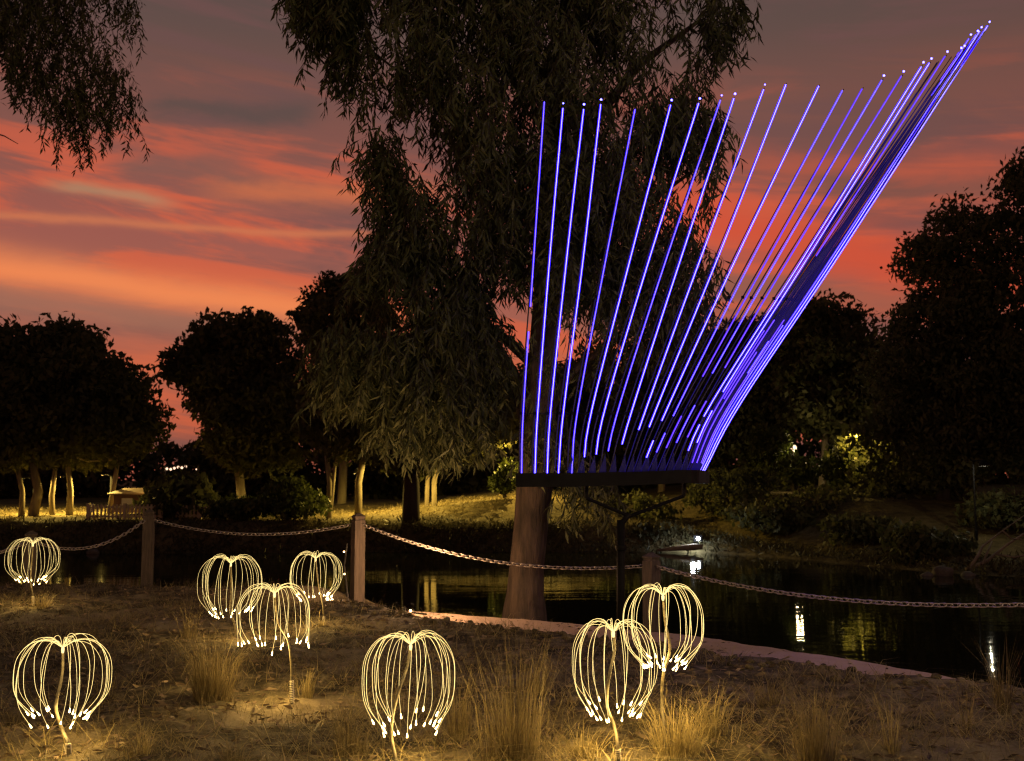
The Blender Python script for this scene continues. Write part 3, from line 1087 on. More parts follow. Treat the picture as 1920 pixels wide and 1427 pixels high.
# ------------------------------------------------------------------ the big weeping gum
GY = 15.4
gb = at(988, 1150, GY)
gum = thing('weeping_gum_tree', 'large weeping gum tree with a bare brown trunk behind the blue light sculpture', 'tree', (gb.x, GY, nh(gb.x, GY)))
tp = [(983, 1160, 104), (985, 1142, 80), (987, 1112, 70), (990, 1060, 65), (995, 980, 64), (1005, 900, 66), (1012, 800, 60), (1020, 640, 54), (1030, 480, 48), (1042, 320, 42), (1050, 190, 34), (1060, 20, 24), (1075, -160, 14)]
pts = [at(x, y, GY) for x, y, w in tp]
pts[0].z = nh(gb.x, GY) - .15
tk = MB().tube(pts, [w / F_PX * GY / 2 for x, y, w in tp], 14, wob=.16)
tk.build('trunk', M['gum_bark'], gum, True)
LIMBS = [[(1008, 860, 0, 30), (960, 700, -.5, 24), (870, 560, -1.0, 16), (770, 470, -1.2, 8)],
         [(1030, 480, 0, 30), (990, 400, .9, 20), (930, 300, 1.8, 13), (830, 200, 2.2, 8), (690, 90, 2.2, 4)],
         [(1040, 330, 0, 30), (1110, 230, .4, 24), (1200, 120, .8, 17), (1310, 40, .8, 8)],
         [(1050, 190, 0, 26), (980, 90, .6, 20), (880, -30, .8, 12), (740, -90, .5, 6)],
         [(1022, 620, 0, 26), (1090, 500, .7, 20), (1190, 400, 1.0, 13), (1300, 320, .8, 6)],
         [(1012, 800, 0, 22), (1070, 700, -.8, 17), (1150, 640, -1.2, 10), (1260, 600, -1.2, 5)],
         [(1018, 700, 0, 22), (930, 620, .9, 18), (800, 600, 1.3, 11), (700, 640, 1.2, 5)],
         [(1006, 900, 0, 16), (1050, 870, -.5, 11), (1100, 880, -.7, 6)]]
for lm in LIMBS:
    pts = [at(x, y, GY + d * .4 + (.5 if k_ else .1)) for k_, (x, y, d, w) in enumerate(lm)]
    MB().tube(pts, [w / F_PX * GY / 2 for x, y, d, w in lm], 8, wob=.2).build('limb', M['gum_bark'], gum, True)

UP = [(548, -60), (556, 20), (575, 60), (605, 70), (622, 130), (650, 190), (690, 240), (700, 300), (690, 350), (705, 420), (720, 520), (800, 560), (900, 545), (960, 520), (1010, 510),
      (1100, 560), (1180, 560), (1250, 520), (1310, 420), (1370, 330), (1330, 230), (1290, 160), (1360, 100), (1395, 40), (1380, -60)]
LOWL = [(690, 480), (780, 460), (880, 520), (935, 620), (950, 720), (945, 800), (900, 840), (820, 830), (740, 820), (690, 760), (660, 690), (680, 580)]
LOWR = [(1040, 520), (1180, 500), (1290, 480), (1330, 430), (1345, 520), (1300, 640), (1200, 700), (1080, 690), (1040, 620)]
SIDE = [(560, -20), (660, -20), (700, 200), (660, 170), (620, 110), (575, 40)]
SPRAY = [(1045, 860), (1090, 850), (1150, 880), (1140, 950), (1080, 960), (1050, 930)]
FRONT = [(985, 330), (1065, 330), (1060, 600), (1055, 850), (1000, 860), (985, 760), (1000, 600)]
LOWT = [(600, 660), (680, 620), (700, 760), (660, 800), (610, 760)]
SETS, TWIGS = [], []
for poly, n, T, L0, L1 in ((UP, 3000, 1.7, .35, .85), (LOWL, 1120, 1.3, .35, .85), (LOWR, 250, 1.2, .3, .7), (FRONT, 150, .5, .3, .7), (SIDE, 110, .8, .5, .9), (SPRAY, 40, .6, .4, .75), (LOWT, 110, .8, .4, .8)):
    x, y = sample_poly(poly, n * 2)
    # thin out with a coarse clumping noise so that gaps open between branches
    cl = fnoise(x, y, 1 / 70.0, 3, 6) + .15 * RNG.normal(size=len(x))
    keep = np.argsort(-cl)[:n]
    x, y = x[keep], y[keep]
    e = edge_dist(poly, x, y)
    th = T * np.sqrt(np.clip(e / (e.max() * .8), .06, 1))
    dep = GY - .35 + RNG.uniform(-1, 1, n) * th
    W = px_to_world(x, y, np.full(n, GY))
    W[:, 1] = dep - (.7 if poly is FRONT else 0)
    L = RNG.uniform(L0, L1, n)
    W[:, 2] += .40 * L
    vf, tw = strands(W, L, .032, .22, .036)
    SETS.append(vf)
    TWIGS += tw
v, f = merge(*SETS)
mesh_obj('crown', v, f, M['gum_leaf'], gum)


def twig_mesh(tws, r, parent):
    vs, fs, o = [], [], 0
    for p in tws:
        q = p[::max(1, len(p) // 7)]
        n = len(q)
        w = np.linspace(r, r * .4, n)
        for k in range(3):
            a = 2.094 * k
            vs.append(q + np.stack([w * math.cos(a), w * math.sin(a), 0 * w], 1))
        i = np.arange(n - 1)
        for k in range(3):
            k2 = (k + 1) % 3
            fs.append(np.stack([o + k * n + i, o + k2 * n + i, o + k2 * n + i + 1, o + k * n + i + 1], 1))
        o += 3 * n
    t = mesh_obj('twigs', np.concatenate(vs), np.concatenate(fs), M['dark_bark'], parent)
    t['kind'] = 'stuff'


twig_mesh(TWIGS, .0045, gum)

# overhanging branch of a second tree, top left, its trunk out of the picture
LY = 19.0
lb = at(-420, 1120, LY)
g2 = thing('overhanging_gum_tree', 'gum foliage hanging into the top left corner', 'tree', (lb.x, LY, -.6))
MB().tube([(lb.x, LY, -1.4), at(-420, 800, LY), at(-400, 400, LY), at(-380, 100, LY), at(-350, -200, LY)], [.34, .30, .25, .2, .12], 12, wob=.15).build('trunk', M['gum_bark'], g2, True)
for pl in ([(-380, 120, .10), (-240, 60, .08), (-100, 70, .06), (20, 110, .035), (60, 150, .012)], [(-380, 60, .10), (-200, -60, .08), (0, -40, .05), (140, 20, .02)],
           [(-390, 330, .08), (-200, 260, .05), (-60, 235, .025), (8, 255, .012), (34, 270, .006)]):
    MB().tube([at(x, y, LY) for x, y, w in pl], [w for x, y, w in pl], 6, wob=.2).build('limb', M['gum_bark'], g2, True)
PL = [(-260, -80), (225, -80), (228, 40), (205, 70), (212, 110), (238, 150), (236, 215), (200, 240), (150, 225), (130, 265), (100, 275), (92, 210), (45, 190), (15, 110), (-40, 90), (-140, 200), (-260, 180)]
x, y = sample_poly(PL, 1700)
cl = fnoise(x, y, 1 / 60.0, 3, 2) + .22 * RNG.normal(size=len(x))
kp = np.argsort(-cl)[:1250]
x, y = x[kp], y[kp]
W = px_to_world(x, y, np.full(len(x), LY))
W[:, 1] += RNG.uniform(-1, 1, len(x)) * 1.1
L = RNG.uniform(.35, .9, len(x))
W[:, 2] += .45 * L
(v, f), tw = strands(W, L, .032, .17, .034)
mesh_obj('crown', v, f, M['gum_leaf'], g2)
twig_mesh(tw, .004, g2)

# ------------------------------------------------------------------ chain fence
PW = .152
POSTS = [  # px, top y, distance, base z, turn, label
    (59, 995, 14.2, None, 20, 'lit timber fence post behind the far left flower lamp'),
    (280, 955, 16.0, None, 10, 'dark timber fence post, second from the left, in front of the cream picket fence'),
    (672, 962, 14.9, None, 30, 'corner timber fence post with one side lit warm orange'),
    (1221, 1036, 12.7, None, 40, 'dim bluish timber fence post right of the sculpture post'),
    (2150, 1086, 8.5, None, 35, 'timber fence post just outside the right edge'),
]
post_top = []
for px, ty, Y, bz, turn, lab in POSTS:
    t = at(px, ty, Y)
    z0 = nh(t.x, Y) - .06
    r = thing('fence_post', lab, 'fence post', (t.x, Y, z0), 'timber posts of the chain fence')
    R = Matrix.Rotation(rad(turn), 3, 'Z')
    hw = PW / 2
    H = t.z - z0
    prof = [(hw, 0), (hw, H - .10), (hw - .012, H - .088), (hw - .012, H - .07), (hw, H - .06), (hw, H - .045), (hw * .25, H)]
    mb = MB()
    vs, fs = [], []
    for q, zz in prof:
        for sx, sy in ((-1, -1), (1, -1), (1, 1), (-1, 1)):
            p = R @ Vector((sx * q, sy * q, 0))
            vs.append((t.x + p.x, Y + p.y, z0 + zz))
    for i in range(len(prof) - 1):
        for k in range(4):
            fs.append((i * 4 + k, i * 4 + (k + 1) % 4, (i + 1) * 4 + (k + 1) % 4, (i + 1) * 4 + k))
    fs.append((3, 2, 1, 0))
    fs.append(tuple(len(prof) * 4 - 4 + k for k in range(4)))
    mb.add(vs, fs).build('post', M['timber'], r)
    post_top.append((Vector((t.x, Y, t.z - .16)), r))

lk = MB()
# one chain link, long axis along x
ring = []
for i in range(12):
    a = 2 * math.pi * i / 12
    ring.append((.021 * math.cos(a) + .021 * (1 if math.cos(a) > 0 else -1), .0215 * math.sin(a)))
sd = 4
vs = []
for i, (x, y) in enumerate(ring):
    a = 2 * math.pi * i / 12
    for k in range(sd):
        b = 2 * math.pi * k / sd
        vs.append((x + .0075 * math.cos(b) * math.cos(a), y + .0075 * math.cos(b) * math.sin(a), .0075 * math.sin(b)))
fs = [(i * sd + k, ((i + 1) % 12) * sd + k, ((i + 1) % 12) * sd + (k + 1) % sd, i * sd + (k + 1) % sd) for i in range(12) for k in range(sd)]
link_me = bpy.data.meshes.new('link')
link_me.from_pydata(vs, [], fs)
link_me.materials.append(M['galv'])
link_me.polygons.foreach_set('use_smooth', np.ones(len(link_me.polygons), dtype=bool))


def chain(label, A, B, sag):
    A, B = Vector(A), Vector(B)
    root = thing('chain', label, 'chain', A, 'chains of the fence')
    fine = [A.lerp(B, t) - Vector((0, 0, sag * 4 * t * (1 - t))) for t in np.linspace(0, 1, 400)]
    acc = [0.0]
    for p, q in zip(fine, fine[1:]):
        acc.append(acc[-1] + (q - p).length)
    pitch = .064
    n = int(acc[-1] / pitch)
    j = 0
    for i in range(n):
        s = (i + .5) * acc[-1] / n
        while acc[j + 1] < s:
            j += 1
        p = fine[j]
        t = (fine[j + 1] - fine[j]).normalized()
        o = bpy.data.objects.new('link', link_me)
        COL.objects.link(o)
        o.parent = root
        o.location = p - A
        q = t.to_track_quat('X', 'Z').to_matrix() @ Matrix.Rotation(rad(45 if i % 2 else -45), 3, 'X')
        o.rotation_euler = q.to_euler()
    return root


def face_pt(i, toward):
    p = post_top[i][0]
    d = Vector(toward) - p
    d.z = 0
    return p + d.normalized() * (PW * .60)


LEFT = at(-180, 1040, 12.5)
chain('short end of chain running left out of the picture', face_pt(0, LEFT), LEFT, .12)
chain('sagging chain between the two left posts', face_pt(0, post_top[1][0]), face_pt(1, post_top[0][0]), .22)
chain('sagging chain between the dark post and the corner post', face_pt(1, post_top[2][0]), face_pt(2, post_top[1][0]), .17)
chain('warm lit chain from the corner post past the gum trunk', face_pt(2, post_top[3][0]), face_pt(3, post_top[2][0]), .22)
chain('purple lit chain running off the right edge over the water', face_pt(3, post_top[4][0]), face_pt(4, post_top[3][0]), .20)
for i, nb in ((0, (1,)), (1, (0, 2)), (2, (1, 3)), (3, (2, 4)), (4, (3,))):
    for k in nb:
        a = face_pt(i, post_top[k][0])
        c = post_top[i][0]
        MB().tube([c.lerp(a, .55), c.lerp(a, 1.12)], .012, 6).build('eye_bolt', M['galv'], post_top[i][1])

# cable with small bulbs, wound down the corner post and along the ground towards the path
cp = post_top[2][0]
cx0, cy0 = cp.x, cp.y
cab_pts = [Vector((cx0 - .13, cy0 - .12, cp.z - .25)), Vector((cx0 - .17, cy0 - .10, cp.z - .55)), Vector((cx0 - .14, cy0 - .13, .15)), Vector((cx0 - .1, cy0 - .18, nh(cx0 - .1, cy0 - .18) + .03))]
for px, py in ((640, 1132), (600, 1122), (560, 1125)):
    q = gp(px, py, .03)
    cab_pts.append(Vector((q.x, q.y, nh(q.x, q.y) + .03)))
sl = thing('string_light', 'black cable of small warm bulbs hanging on the corner post and lying on the dirt', 'string light', cab_pts[3])
MB().tube(cab_pts, .011, 5).build('cable', M['cable'], sl)
for i, (px, py, Y) in enumerate(((648, 1133, 13.2), (634, 1130, 13.1), (622, 1127, 13.0), (614, 1123, 12.9))):
    q = at(px, py, Y)
    q.z = max(q.z, nh(q.x, q.y) + .03)
    MB().ball(q, .022, 8, 6).build('bulb', M['bulb'], sl, True)
for dx, dz in ((-.17, .52), (-.16, .22)):
    MB().ball((cx0 + dx, cy0 - .14, dz), .012, 8, 6).build('bulb', M['bulb'], sl, True)
point_light('bulb_light', (cx0 - .5, cy0 - 1.6, .25), 3, (1, .58, .24), .08, sl)
# the lit bulbs at the start of the path
e2 = [gp(722, 1141, -.1), gp(748, 1152, -.05), gp(770, 1158, 0.0), gp(800, 1160, 0)]
for q in e2:
    q.z = nh(q.x, q.y) + .03
s2 = thing('string_light', 'short run of warm bulbs lying at the start of the pink path', 'string light', e2[0])
MB().tube(e2, .010, 5).build('cable', M['cable'], s2)
for q in e2[:3]:
    MB().ball(q + Vector((0, -.02, .02)), .015, 8, 6).build('bulb', M['bulb'], s2, True)
b = e2[0]
point_light('bulb_light', (b.x + .30, b.y + .30, .50), 140, (1, .56, .25), .10, s2)

# the park lamp behind the photographer that lights the path, the corner post and the gum tree
pk = thing('park_lamp', 'tall park lamp on the lawn behind the viewpoint', 'street lamp', (6.0, -6.0, nh(6, -6)))
MB().lathe((6, -6, nh(6, -6)), [(.12, 0), (.12, .6), (.07, .7), (.05, 7.0)], 10).build('pole', M['grey_metal'], pk)
MB().lathe((6, -6, 7.02), [(.05, 0), (.24, .06), (.24, .12), (.05, .2)], 12).build('head', M['grey_metal'], pk)
point_light('lamp_light', (6, -5.6, 6.85), 1650, (1.0, .77, .52), .2, pk)

# a shorter lamp by the path, outside the right edge
qz = nh(9.6, 7.4)
pk = thing('park_lamp', 'short park lamp beside the path outside the right edge', 'street lamp', (9.6, 7.4, qz))
MB().lathe((9.6, 7.4, qz), [(.10, 0), (.10, .4), (.06, .5), (.045, 3.3 - qz)], 10).build('pole', M['grey_metal'], pk)
MB().lathe((9.6, 7.4, 3.32), [(.05, 0), (.22, .06), (.22, .12), (.05, .2)], 12).build('head', M['grey_metal'], pk)
point_light('lamp_light', (9.25, 7.4, 3.2), 520, (1.0, .62, .42), .15, pk)

# ------------------------------------------------------------------ the blue light sculpture
# rod: tip, point at y=480, hoop point, foot, lit spans (fractions from the tip in pixel height), level
RODS = [
    ((1021, 184), (1001, 480), (981, 775), (978, 888), [(184, 575), (622, 888)], 'b'),
    ((1056, 196), (1031, 480), (1008, 775), (1003, 888), [(196, 888)], 'a'),
    ((1095, 198), (1063, 480), (1032, 775), (1026, 888), [(198, 888)], 'a'),
    ((1127, 189), (1094, 480), (1056, 775), (1047, 888), [(189, 888)], 'a'),
    ((1192, 198), (1137, 480), (1082, 775), (1072, 888), [(198, 888)], 'b'),
    ((1259, 190), (1183, 480), (1108, 775), (1093, 887), [(190, 857)], 'a'),
    ((1312, 187), (1219, 480), (1132, 775), (1114, 887), [(187, 852)], 'a'),
    ((1353, 181), (1251, 480), (1157, 775), (1134, 886), [(181, 846)], 'b'),
    ((1378, 178), (1278, 480), (1183, 775), (1153, 886), [(178, 833)], 'a'),
    ((1434, 161), (1315, 480), (1210, 770), (1171, 886), [(161, 806)], 'a'),
    ((1476, 152), (1347, 480), (1229, 770), (1187, 885), [(152, 801)], 'a'),
    ((1538, 155), (1382, 480), (1249, 770), (1201, 885), [(155, 789), (826, 858)], 'a'),
    ((1583, 163), (1413, 480), (1268, 768), (1215, 884), [(163, 780), (812, 848)], 'b'),
    ((1620, 160), (1442, 480), (1285, 766), (1230, 884), [(160, 706), (780, 840)], 'c'),
    ((1657, 144), (1460, 480), (1300, 765), (1246, 883), [(144, 700), (760, 830)], 'b'),
    ((1694, 136), (1482, 480), (1318, 763), (1262, 882), [(136, 690), (752, 820)], 'c'),
    ((1731, 119), (1508, 480), (1330, 762), (1276, 882), [(119, 781), (796, 845)], 'a'),
    ((1746, 112), (1516, 480), (1340, 761), (1288, 882), [(112, 735), (770, 830)], 'a'),
    ((1776, 99), (1530, 480), (1350, 760), (1296, 882), [(99, 480), (600, 748)], 'c'),
    ((1802, 92), (1541, 480), (1358, 760), (1302, 882), [(92, 150)], 'c'),
    ((1808, 88), (1547, 480), (1364, 760), (1306, 883), [(88, 180), (640, 700)], 'b'),
    ((1820, 67), (1554, 480), (1370, 759), (1310, 883), [(67, 140), (610, 870)], 'b'),
    ((1833, 60), (1561, 480), (1376, 758), (1312, 884), [(60, 885)], 'b'),
    ((1840, 53), (1566, 480), (1382, 758), (1316, 885), [(53, 886)], 'a'),
    ((1855, 43), (1572, 480), (1388, 757), (1319, 886), [(43, 887)], 'a'),
]
# extra rods at the turn, most with faint blue emission for spilled glow
for a, b, t in ((16, 18, .6), (17, 18, .5), (18, 19, .35), (18, 19, .7), (19, 20, .5), (20, 21, .4), (20, 21, .75), (21, 22, .5), (22, 23, .5), (23, 24, .5)):
    A, B = RODS[a], RODS[b]
    L = [(p[0] + (q[0] - p[0]) * t, p[1] + (q[1] - p[1]) * t + (6 if k == 0 else 0)) for k, (p, q) in enumerate(zip(A[:4], B[:4]))]
    lit = (a, t) in ((17, .5), (18, .7), (20, .4))
    RODS.append((*L, [(520 + 200 * t, 868)] if lit else [(L[0][1] + 30 + 60 * t, 880)], 'c' if lit else 'd'))
RODS.sort(key=lambda r: r[3][0])
NR = len(RODS)


def rod_depth(i):
    t = i / (NR - 1)
    base = 10.9 + .55 * min(t / .62, 1.0) + (0 if t < .62 else 1.5 * (t - .62) / .38)
    tip = base + .25 + .5 * t
    return base, tip


sp = at(1164, 1172, 11.2)
SY = 11.25
scz = nh(sp.x, SY)
scu = thing('light_sculpture', 'tall fan of blue glowing rods on a dark bar held by one post', 'sculpture', (sp.x, SY, scz))


def spline(P, n):
    """Catmull-Rom through points"""
    P = [Vector(p) for p in P]
    Q = [P[0] * 2 - P[1]] + P + [P[-1] * 2 - P[-2]]
    out = []
    for i in range(1, len(Q) - 2):
        for k in range(n):
            t = k / n
            a, b, c, d = Q[i - 1], Q[i], Q[i + 1], Q[i + 2]
            out.append(.5 * ((2 * b) + (c - a) * t + (2 * a - 5 * b + 4 * c - d) * t * t + (3 * b - a - 3 * c + d) * t ** 3))
    out.append(P[-1])
    return out


hoop1, hoop2, feet = [], [], []
for i, (tp_, md, hp, ft, spans, lev) in enumerate(RODS):
    db, dt = rod_depth(i)
    hgt = lambda y: db + (dt - db) * (ft[1] - y) / (ft[1] - tp_[1])
    P = [at(x, y, hgt(y)) for x, y in (tp_, md, hp, ft)]
    line = spline(P, 12)
    feet.append(P[3])
    off = 4.5 + 5.5 * min(1, i / 6)
    PP = [at(tp_[0] - 1.0, tp_[1] + 4, dt + .02), at(md[0] - off * .5, md[1], hgt(md[1]) + .02), at(hp[0] - off, hp[1], hgt(hp[1]) + .02), at(ft[0] - off, ft[1], db + .02)]
    pl = spline(PP, 8)
    rod = MB().tube(pl, [.0052] * 8 + [.0075] * (len(pl) - 8), 6).build('rod', M['pole'], scu, True)
    h1, h2 = PP[2], pl[10]
    hoop1.append(h1); hoop2.append(h2)
    # clips at the hoops
    for q in (h1, h2):
        MB().box(q, (.028, .03, .03)).build('clip', M['black_steel'], rod)
    ys_ = [CY - 0] * 0
    if i >= 9:
        MB().tube([q + Vector((0, .006, 0)) for q in line[2:]], .0062, 5).build('faint_sleeve', M['sleeve_d'], rod, True)  # added emissive tube, stands for blue glow falling on the rod
    # lit strips
    zs = [p.z for p in line]
    for (ya, yb) in spans:
        za = at(tp_[0], ya, hgt(ya)).z
        zb = at(tp_[0], yb, hgt(yb)).z

        def on(zv):
            for a, b in zip(line, line[1:]):
                if b.z <= zv <= a.z:
                    return a.lerp(b, (a.z - zv) / (a.z - b.z + 1e-9))
            return line[-1] if zv < line[-1].z else line[0]
        n = max(3, int((za - zb) / .18) + 2)
        if ya == tp_[1]:
            za -= .045
        seg = [on(za + (zb - za) * k / (n - 1)) + Vector((0, -.012, 0)) for k in range(n)]
        if lev != 'd':
            MB().tube([q + Vector((0, .011, 0)) for q in seg], .0115 if lev == 'a' else .0092, 6).build('glow_sleeve', M['sleeve_' + lev], rod, True)  # added tube behind the strip that draws its blue halo
            MB().tube(seg, .0040 if lev == 'a' else .0032, 5).build('light_strip', M['led_' + lev], rod, True)
    if lev != 'd' and spans[0][0] < 250 and i not in (0, 4, 10, 11, 12, 13):
        MB().ball(line[0] + Vector((0, -.01, .01)), .0125 if i not in (1, 7, 9) else .009, 8, 6).build('tip_light', M['led_tip'], rod, True)
    if 4 <= i <= 17:
        # folded acrylic gusset at the foot of the rod
        a, b = PP[3], P[3]
        q = at(ft[0] + 1.5, ft[1] - 34, db)
        w = (b - a).length * .9 + .02
        MB().add([a + Vector((-.01, -.01, 0)), a + Vector((w, -.01, 0)), q + Vector((0, -.01, 0)), a + Vector((-.01, .012, 0)), a + Vector((w, .012, 0)), q + Vector((0, .012, 0))],
                 [(0, 1, 2), (3, 5, 4), (0, 3, 4, 1), (1, 4, 5, 2), (2, 5, 3, 0)]).build('gusset', M['gusset'], rod)

MB().tube(hoop1, .0035, 6).build('hoop', M['black_steel'], scu, True)
# the curved trough that carries the rods
ctr = [feet[0] + Vector((-.06, 0, 0))] + feet + [feet[-1] + Vector((.01, .05, 0))]
vs, fs = [], []
for i, p in enumerate(ctr):
    t = (ctr[min(i + 1, len(ctr) - 1)] - ctr[max(i - 1, 0)])
    t.z = 0
    t.normalize()
    nrm = Vector((t.y, -t.x, 0))
    for a, b in ((-.07, -.135), (.07, -.135), (.07, .004), (.05, .004), (.05, -.03), (-.05, -.03), (-.05, .004), (-.07, .004)):
        vs.append(p - nrm * a + Vector((0, 0, b)))
for i in range(len(ctr) - 1):
    for k in range(8):
        fs.append((i * 8 + k, i * 8 + (k + 1) % 8, (i + 1) * 8 + (k + 1) % 8, (i + 1) * 8 + k))
fs.append(tuple(range(8))[::-1])
fs.append(tuple((len(ctr) - 1) * 8 + k for k in range(8)))
MB().add(vs, fs).build('base_trough', M['black_steel'], scu)
J = at(1180, 968, 11.25)
for a, b in (((1099, 910), (1099, 934)), ((1282, 905), (1282, 930))):
    p = at(a[0], a[1], 11.2 if a[0] < 1200 else 11.5)
    q = at(b[0], b[1], 11.2 if a[0] < 1200 else 11.5)
    MB().tube([p, q], .022, 6).build('bracket_leg', M['black_steel'], scu)
    MB().tube([q, J], .020, 6).build('brace', M['black_steel'], scu)
pb = Vector((sp.x, SY, scz - .05))
pt = at(1164, 975, SY)
MB().tube([pb, pt], .042, 12).build('post', M['black_steel'], scu, True)
MB().tube([pt + Vector((0, 0, -.05)), J + Vector((0, 0, .03))], .03, 8).build('post_head', M['black_steel'], scu, True)
cl_ = at(1164, 1027, SY)
MB().lathe(cl_ + Vector((0, 0, -.03)), [(.052, 0), (.056, .01), (.056, .05), (.052, .06)], 12).build('collar', M['black_steel'], scu, True)
MB().lathe((sp.x, SY, scz - .01), [(.16, 0), (.16, .02), (.06, .03), (.05, .08)], 14).build('foot_plate', M['black_steel'], scu)

# ------------------------------------------------------------------ fibre flower lamps
FLOWERS = [
    # hub px, width px, tip y, spread (fraction of the widest radius), stem px list, distance from foot
    dict(hub=(118, 1214), w=174, tipy=1336, re=.68, stem=[(118, 1216), (117, 1262), (107, 1310), (106, 1335), (118, 1372), (128, 1394)], foot=(129, 1418), n=25, coil=1,
         label='flower lamp nearest the lower left corner with a ribbed collar on its stem'),
    dict(hub=(62, 1020), w=96, tipy=1085, re=.62, stem=[(62, 1021), (59, 1060), (57, 1092), (62, 1118)], foot=(62, 1140), n=24, coil=1,
         label='small far flower lamp in front of the leftmost fence post'),
    dict(hub=(433, 1056), w=124, tipy=1143, re=.72, stem=[(433, 1057), (434, 1100), (432, 1145), (440, 1172)], foot=(447, 1200), n=25, coil=0,
         label='flower lamp overlapping the upper left of the wide drooping one'),
    dict(hub=(515, 1112), w=136, tipy=1203, re=1.0, stem=[(515, 1113), (521, 1165), (540, 1200), (546, 1240), (547, 1276)], foot=(548, 1306), n=26, coil=1, e=26,
         label='wide drooping flower lamp with hanging fibres, between two rounder ones'),
    dict(hub=(592, 1047), w=106, tipy=1117, re=.72, stem=[(592, 1048), (597, 1093), (605, 1130), (607, 1156)], foot=(607, 1176), n=24, coil=1,
         label='round flower lamp just left of the corner post'),
    dict(hub=(770, 1208), w=178, tipy=1350, re=.76, stem=[(770, 1210), (764, 1250), (748, 1296), (737, 1340), (734, 1380), (742, 1425)], foot=(744, 1446), n=27, coil=0,
         label='large flower lamp at the bottom centre with a strongly curved stem'),
    dict(hub=(1150, 1184), w=170, tipy=1325, re=.66, stem=[(1150, 1186), (1152, 1220), (1142, 1270), (1138, 1322), (1152, 1362), (1159, 1405)], foot=(1160, 1436), n=26, coil=1, e=20,
         label='large flower lamp overlapping the lower left of a taller one by the sculpture'),
    dict(hub=(1243, 1116), w=156, tipy=1236, re=.55, stem=[(1243, 1118), (1247, 1165), (1256, 1215), (1243, 1268), (1241, 1320), (1246, 1365)], foot=(1247, 1398), n=30, coil=0, e=22,
         label='tall round flower lamp on a long stem right of the sculpture post'),
]


def flower(d):
    g0 = gp(*d['foot'], 0.03)
    Y = g0.y
    zf = nh(g0.x, Y)
    root = thing('flower_lamp', d['label'], 'lamp', (g0.x, Y, zf), 'glowing fibre flower lamps in the dirt')
    hub = at(*d['hub'], Y)
    S = [at(x, y, Y + .03 * math.sin(k * 2.1)) for k, (x, y) in enumerate(d['stem'])]
    S[0] = hub.copy()
    last = at(*d['foot'], Y)
    last.z = zf - .04
    S.append(last)
    line = spline(S, 6)
    MB().tube(line, [.0065 + .004 * i / len(line) for i in range(len(line))], 8, wob=.35).build('stem', M['stem'], root, True)
    if d['coil']:
        a, b = S[-2], S[-1] + Vector((0, 0, .05))
        prof = []
        n = 13
        L = (a - b).length
        cm = MB()
        ring_pts = []
        for k in range(n * 10):
            t = k / (n * 10 - 1)
            q = b.lerp(a, t)
            an = t * n * 2 * math.pi
            ring_pts.append(q + Vector((.0135 * math.cos(an), .0135 * math.sin(an), 0)))
        cm.tube(ring_pts, max(.0026, L / n * .30), 4)
        cm.build('coil_collar', M['coil'], root, True)
    MB().lathe(hub + Vector((0, 0, -.03)), [(.006, 0), (.008, .01), (.009, .022), (.006, .032)], 8).build('hub', M['hub'], root, True)
    R = d['w'] / 2 / F_PX * Y
    H = (d['tipy'] - d['hub'][1]) / F_PX * Y
    n = d['n'] - 3
    ph0 = random.random() * 6.28
    for i in range(n):
        ph = ph0 + 2 * math.pi * (i + random.uniform(-.65, .65)) / n
        r = R * random.choice((random.uniform(.93, 1.0), random.uniform(.93, 1.0), random.uniform(.78, .95)))
        h = H * random.uniform(.90, 1.10)
        re = r * min(1.0, d['re'] * .9 * random.uniform(.82, 1.14))
        up = R * random.uniform(.14, .30)
        ph2 = ph + random.uniform(-.28, .28)
        # profile: springs up from the hub, over the shoulder, down and in
        prof = [(.004, 0), (r * .28, up * .85), (r * .66, up * .62), (r * .93, -h * .13), (r * 1.0, -h * .40), (re + (r - re) * .84, -h * .72), (re, -h)]
        pts = []
        for k, (q, zz) in enumerate(prof):
            a = ph + (ph2 - ph) * (k / 6) ** 2
            pts.append(hub + Vector((q * math.cos(a), q * math.sin(a), zz)))
        ln = spline(pts, 4)
        fb_ = MB().tube(ln, .00105, 4, caps=False).build('fibre', M['fibre'], root, True)
        t = (ln[-1] - ln[-2]).normalized()
        MB().tube([ln[-1] - t * .012, ln[-1] + t * .004, ln[-1] + t * .012, ln[-1] + t * .015], [.0014, .0040, .0048, .0025], 6).build('fibre_tip', M['fibre_tip'], fb_, True)
    point_light('tip_light', hub + Vector((0, 0, -H * 1.02)), d.get('e', 13) * 1.1, (1, .62, .17), R * .55, root)
    point_light('fibre_light', hub + Vector((0, 0, -H * .3)), 2.5, (1, .66, .22), R * .6, root)
    return root


for d in FLOWERS:
    flower(d)


# ------------------------------------------------------------------ grass
def blades(P, L, lean, wid, bend=.35, an=None):
    """curved tapering blades rooted at P"""
    n = len(P)
    if an is None:
        an = RNG.uniform(0, 2 * np.pi, n)
    D = np.stack([np.cos(an), np.sin(an), np.zeros(n)], 1)
    le = lean[:, None]
    side = np.stack([-np.sin(an), np.cos(an), np.zeros(n)], 1)
    turn = RNG.uniform(-1, 1, n)[:, None]
    side = unit(side + D * turn)
    up = np.array((0, 0, 1.0))
    L_ = L[:, None]
    m1 = P + (up * .55 + D * le * .35) * L_
    m2 = P + (up * (1 - .35 * np.minimum(le, 1.2) ** 2) + D * (le * (.8 + bend))) * L_
    w = wid[:, None]
    v = np.stack([P - side * w, P + side * w, m1 + side * w * .75, m1 - side * w * .75, m2], 1).reshape(-1, 3)
    i = np.arange(n)[:, None] * 5
    q = np.concatenate([i + np.array([[0, 1, 2]]), i + np.array([[0, 2, 3]]), i + np.array([[3, 2, 4]])], 0)
    return v, q


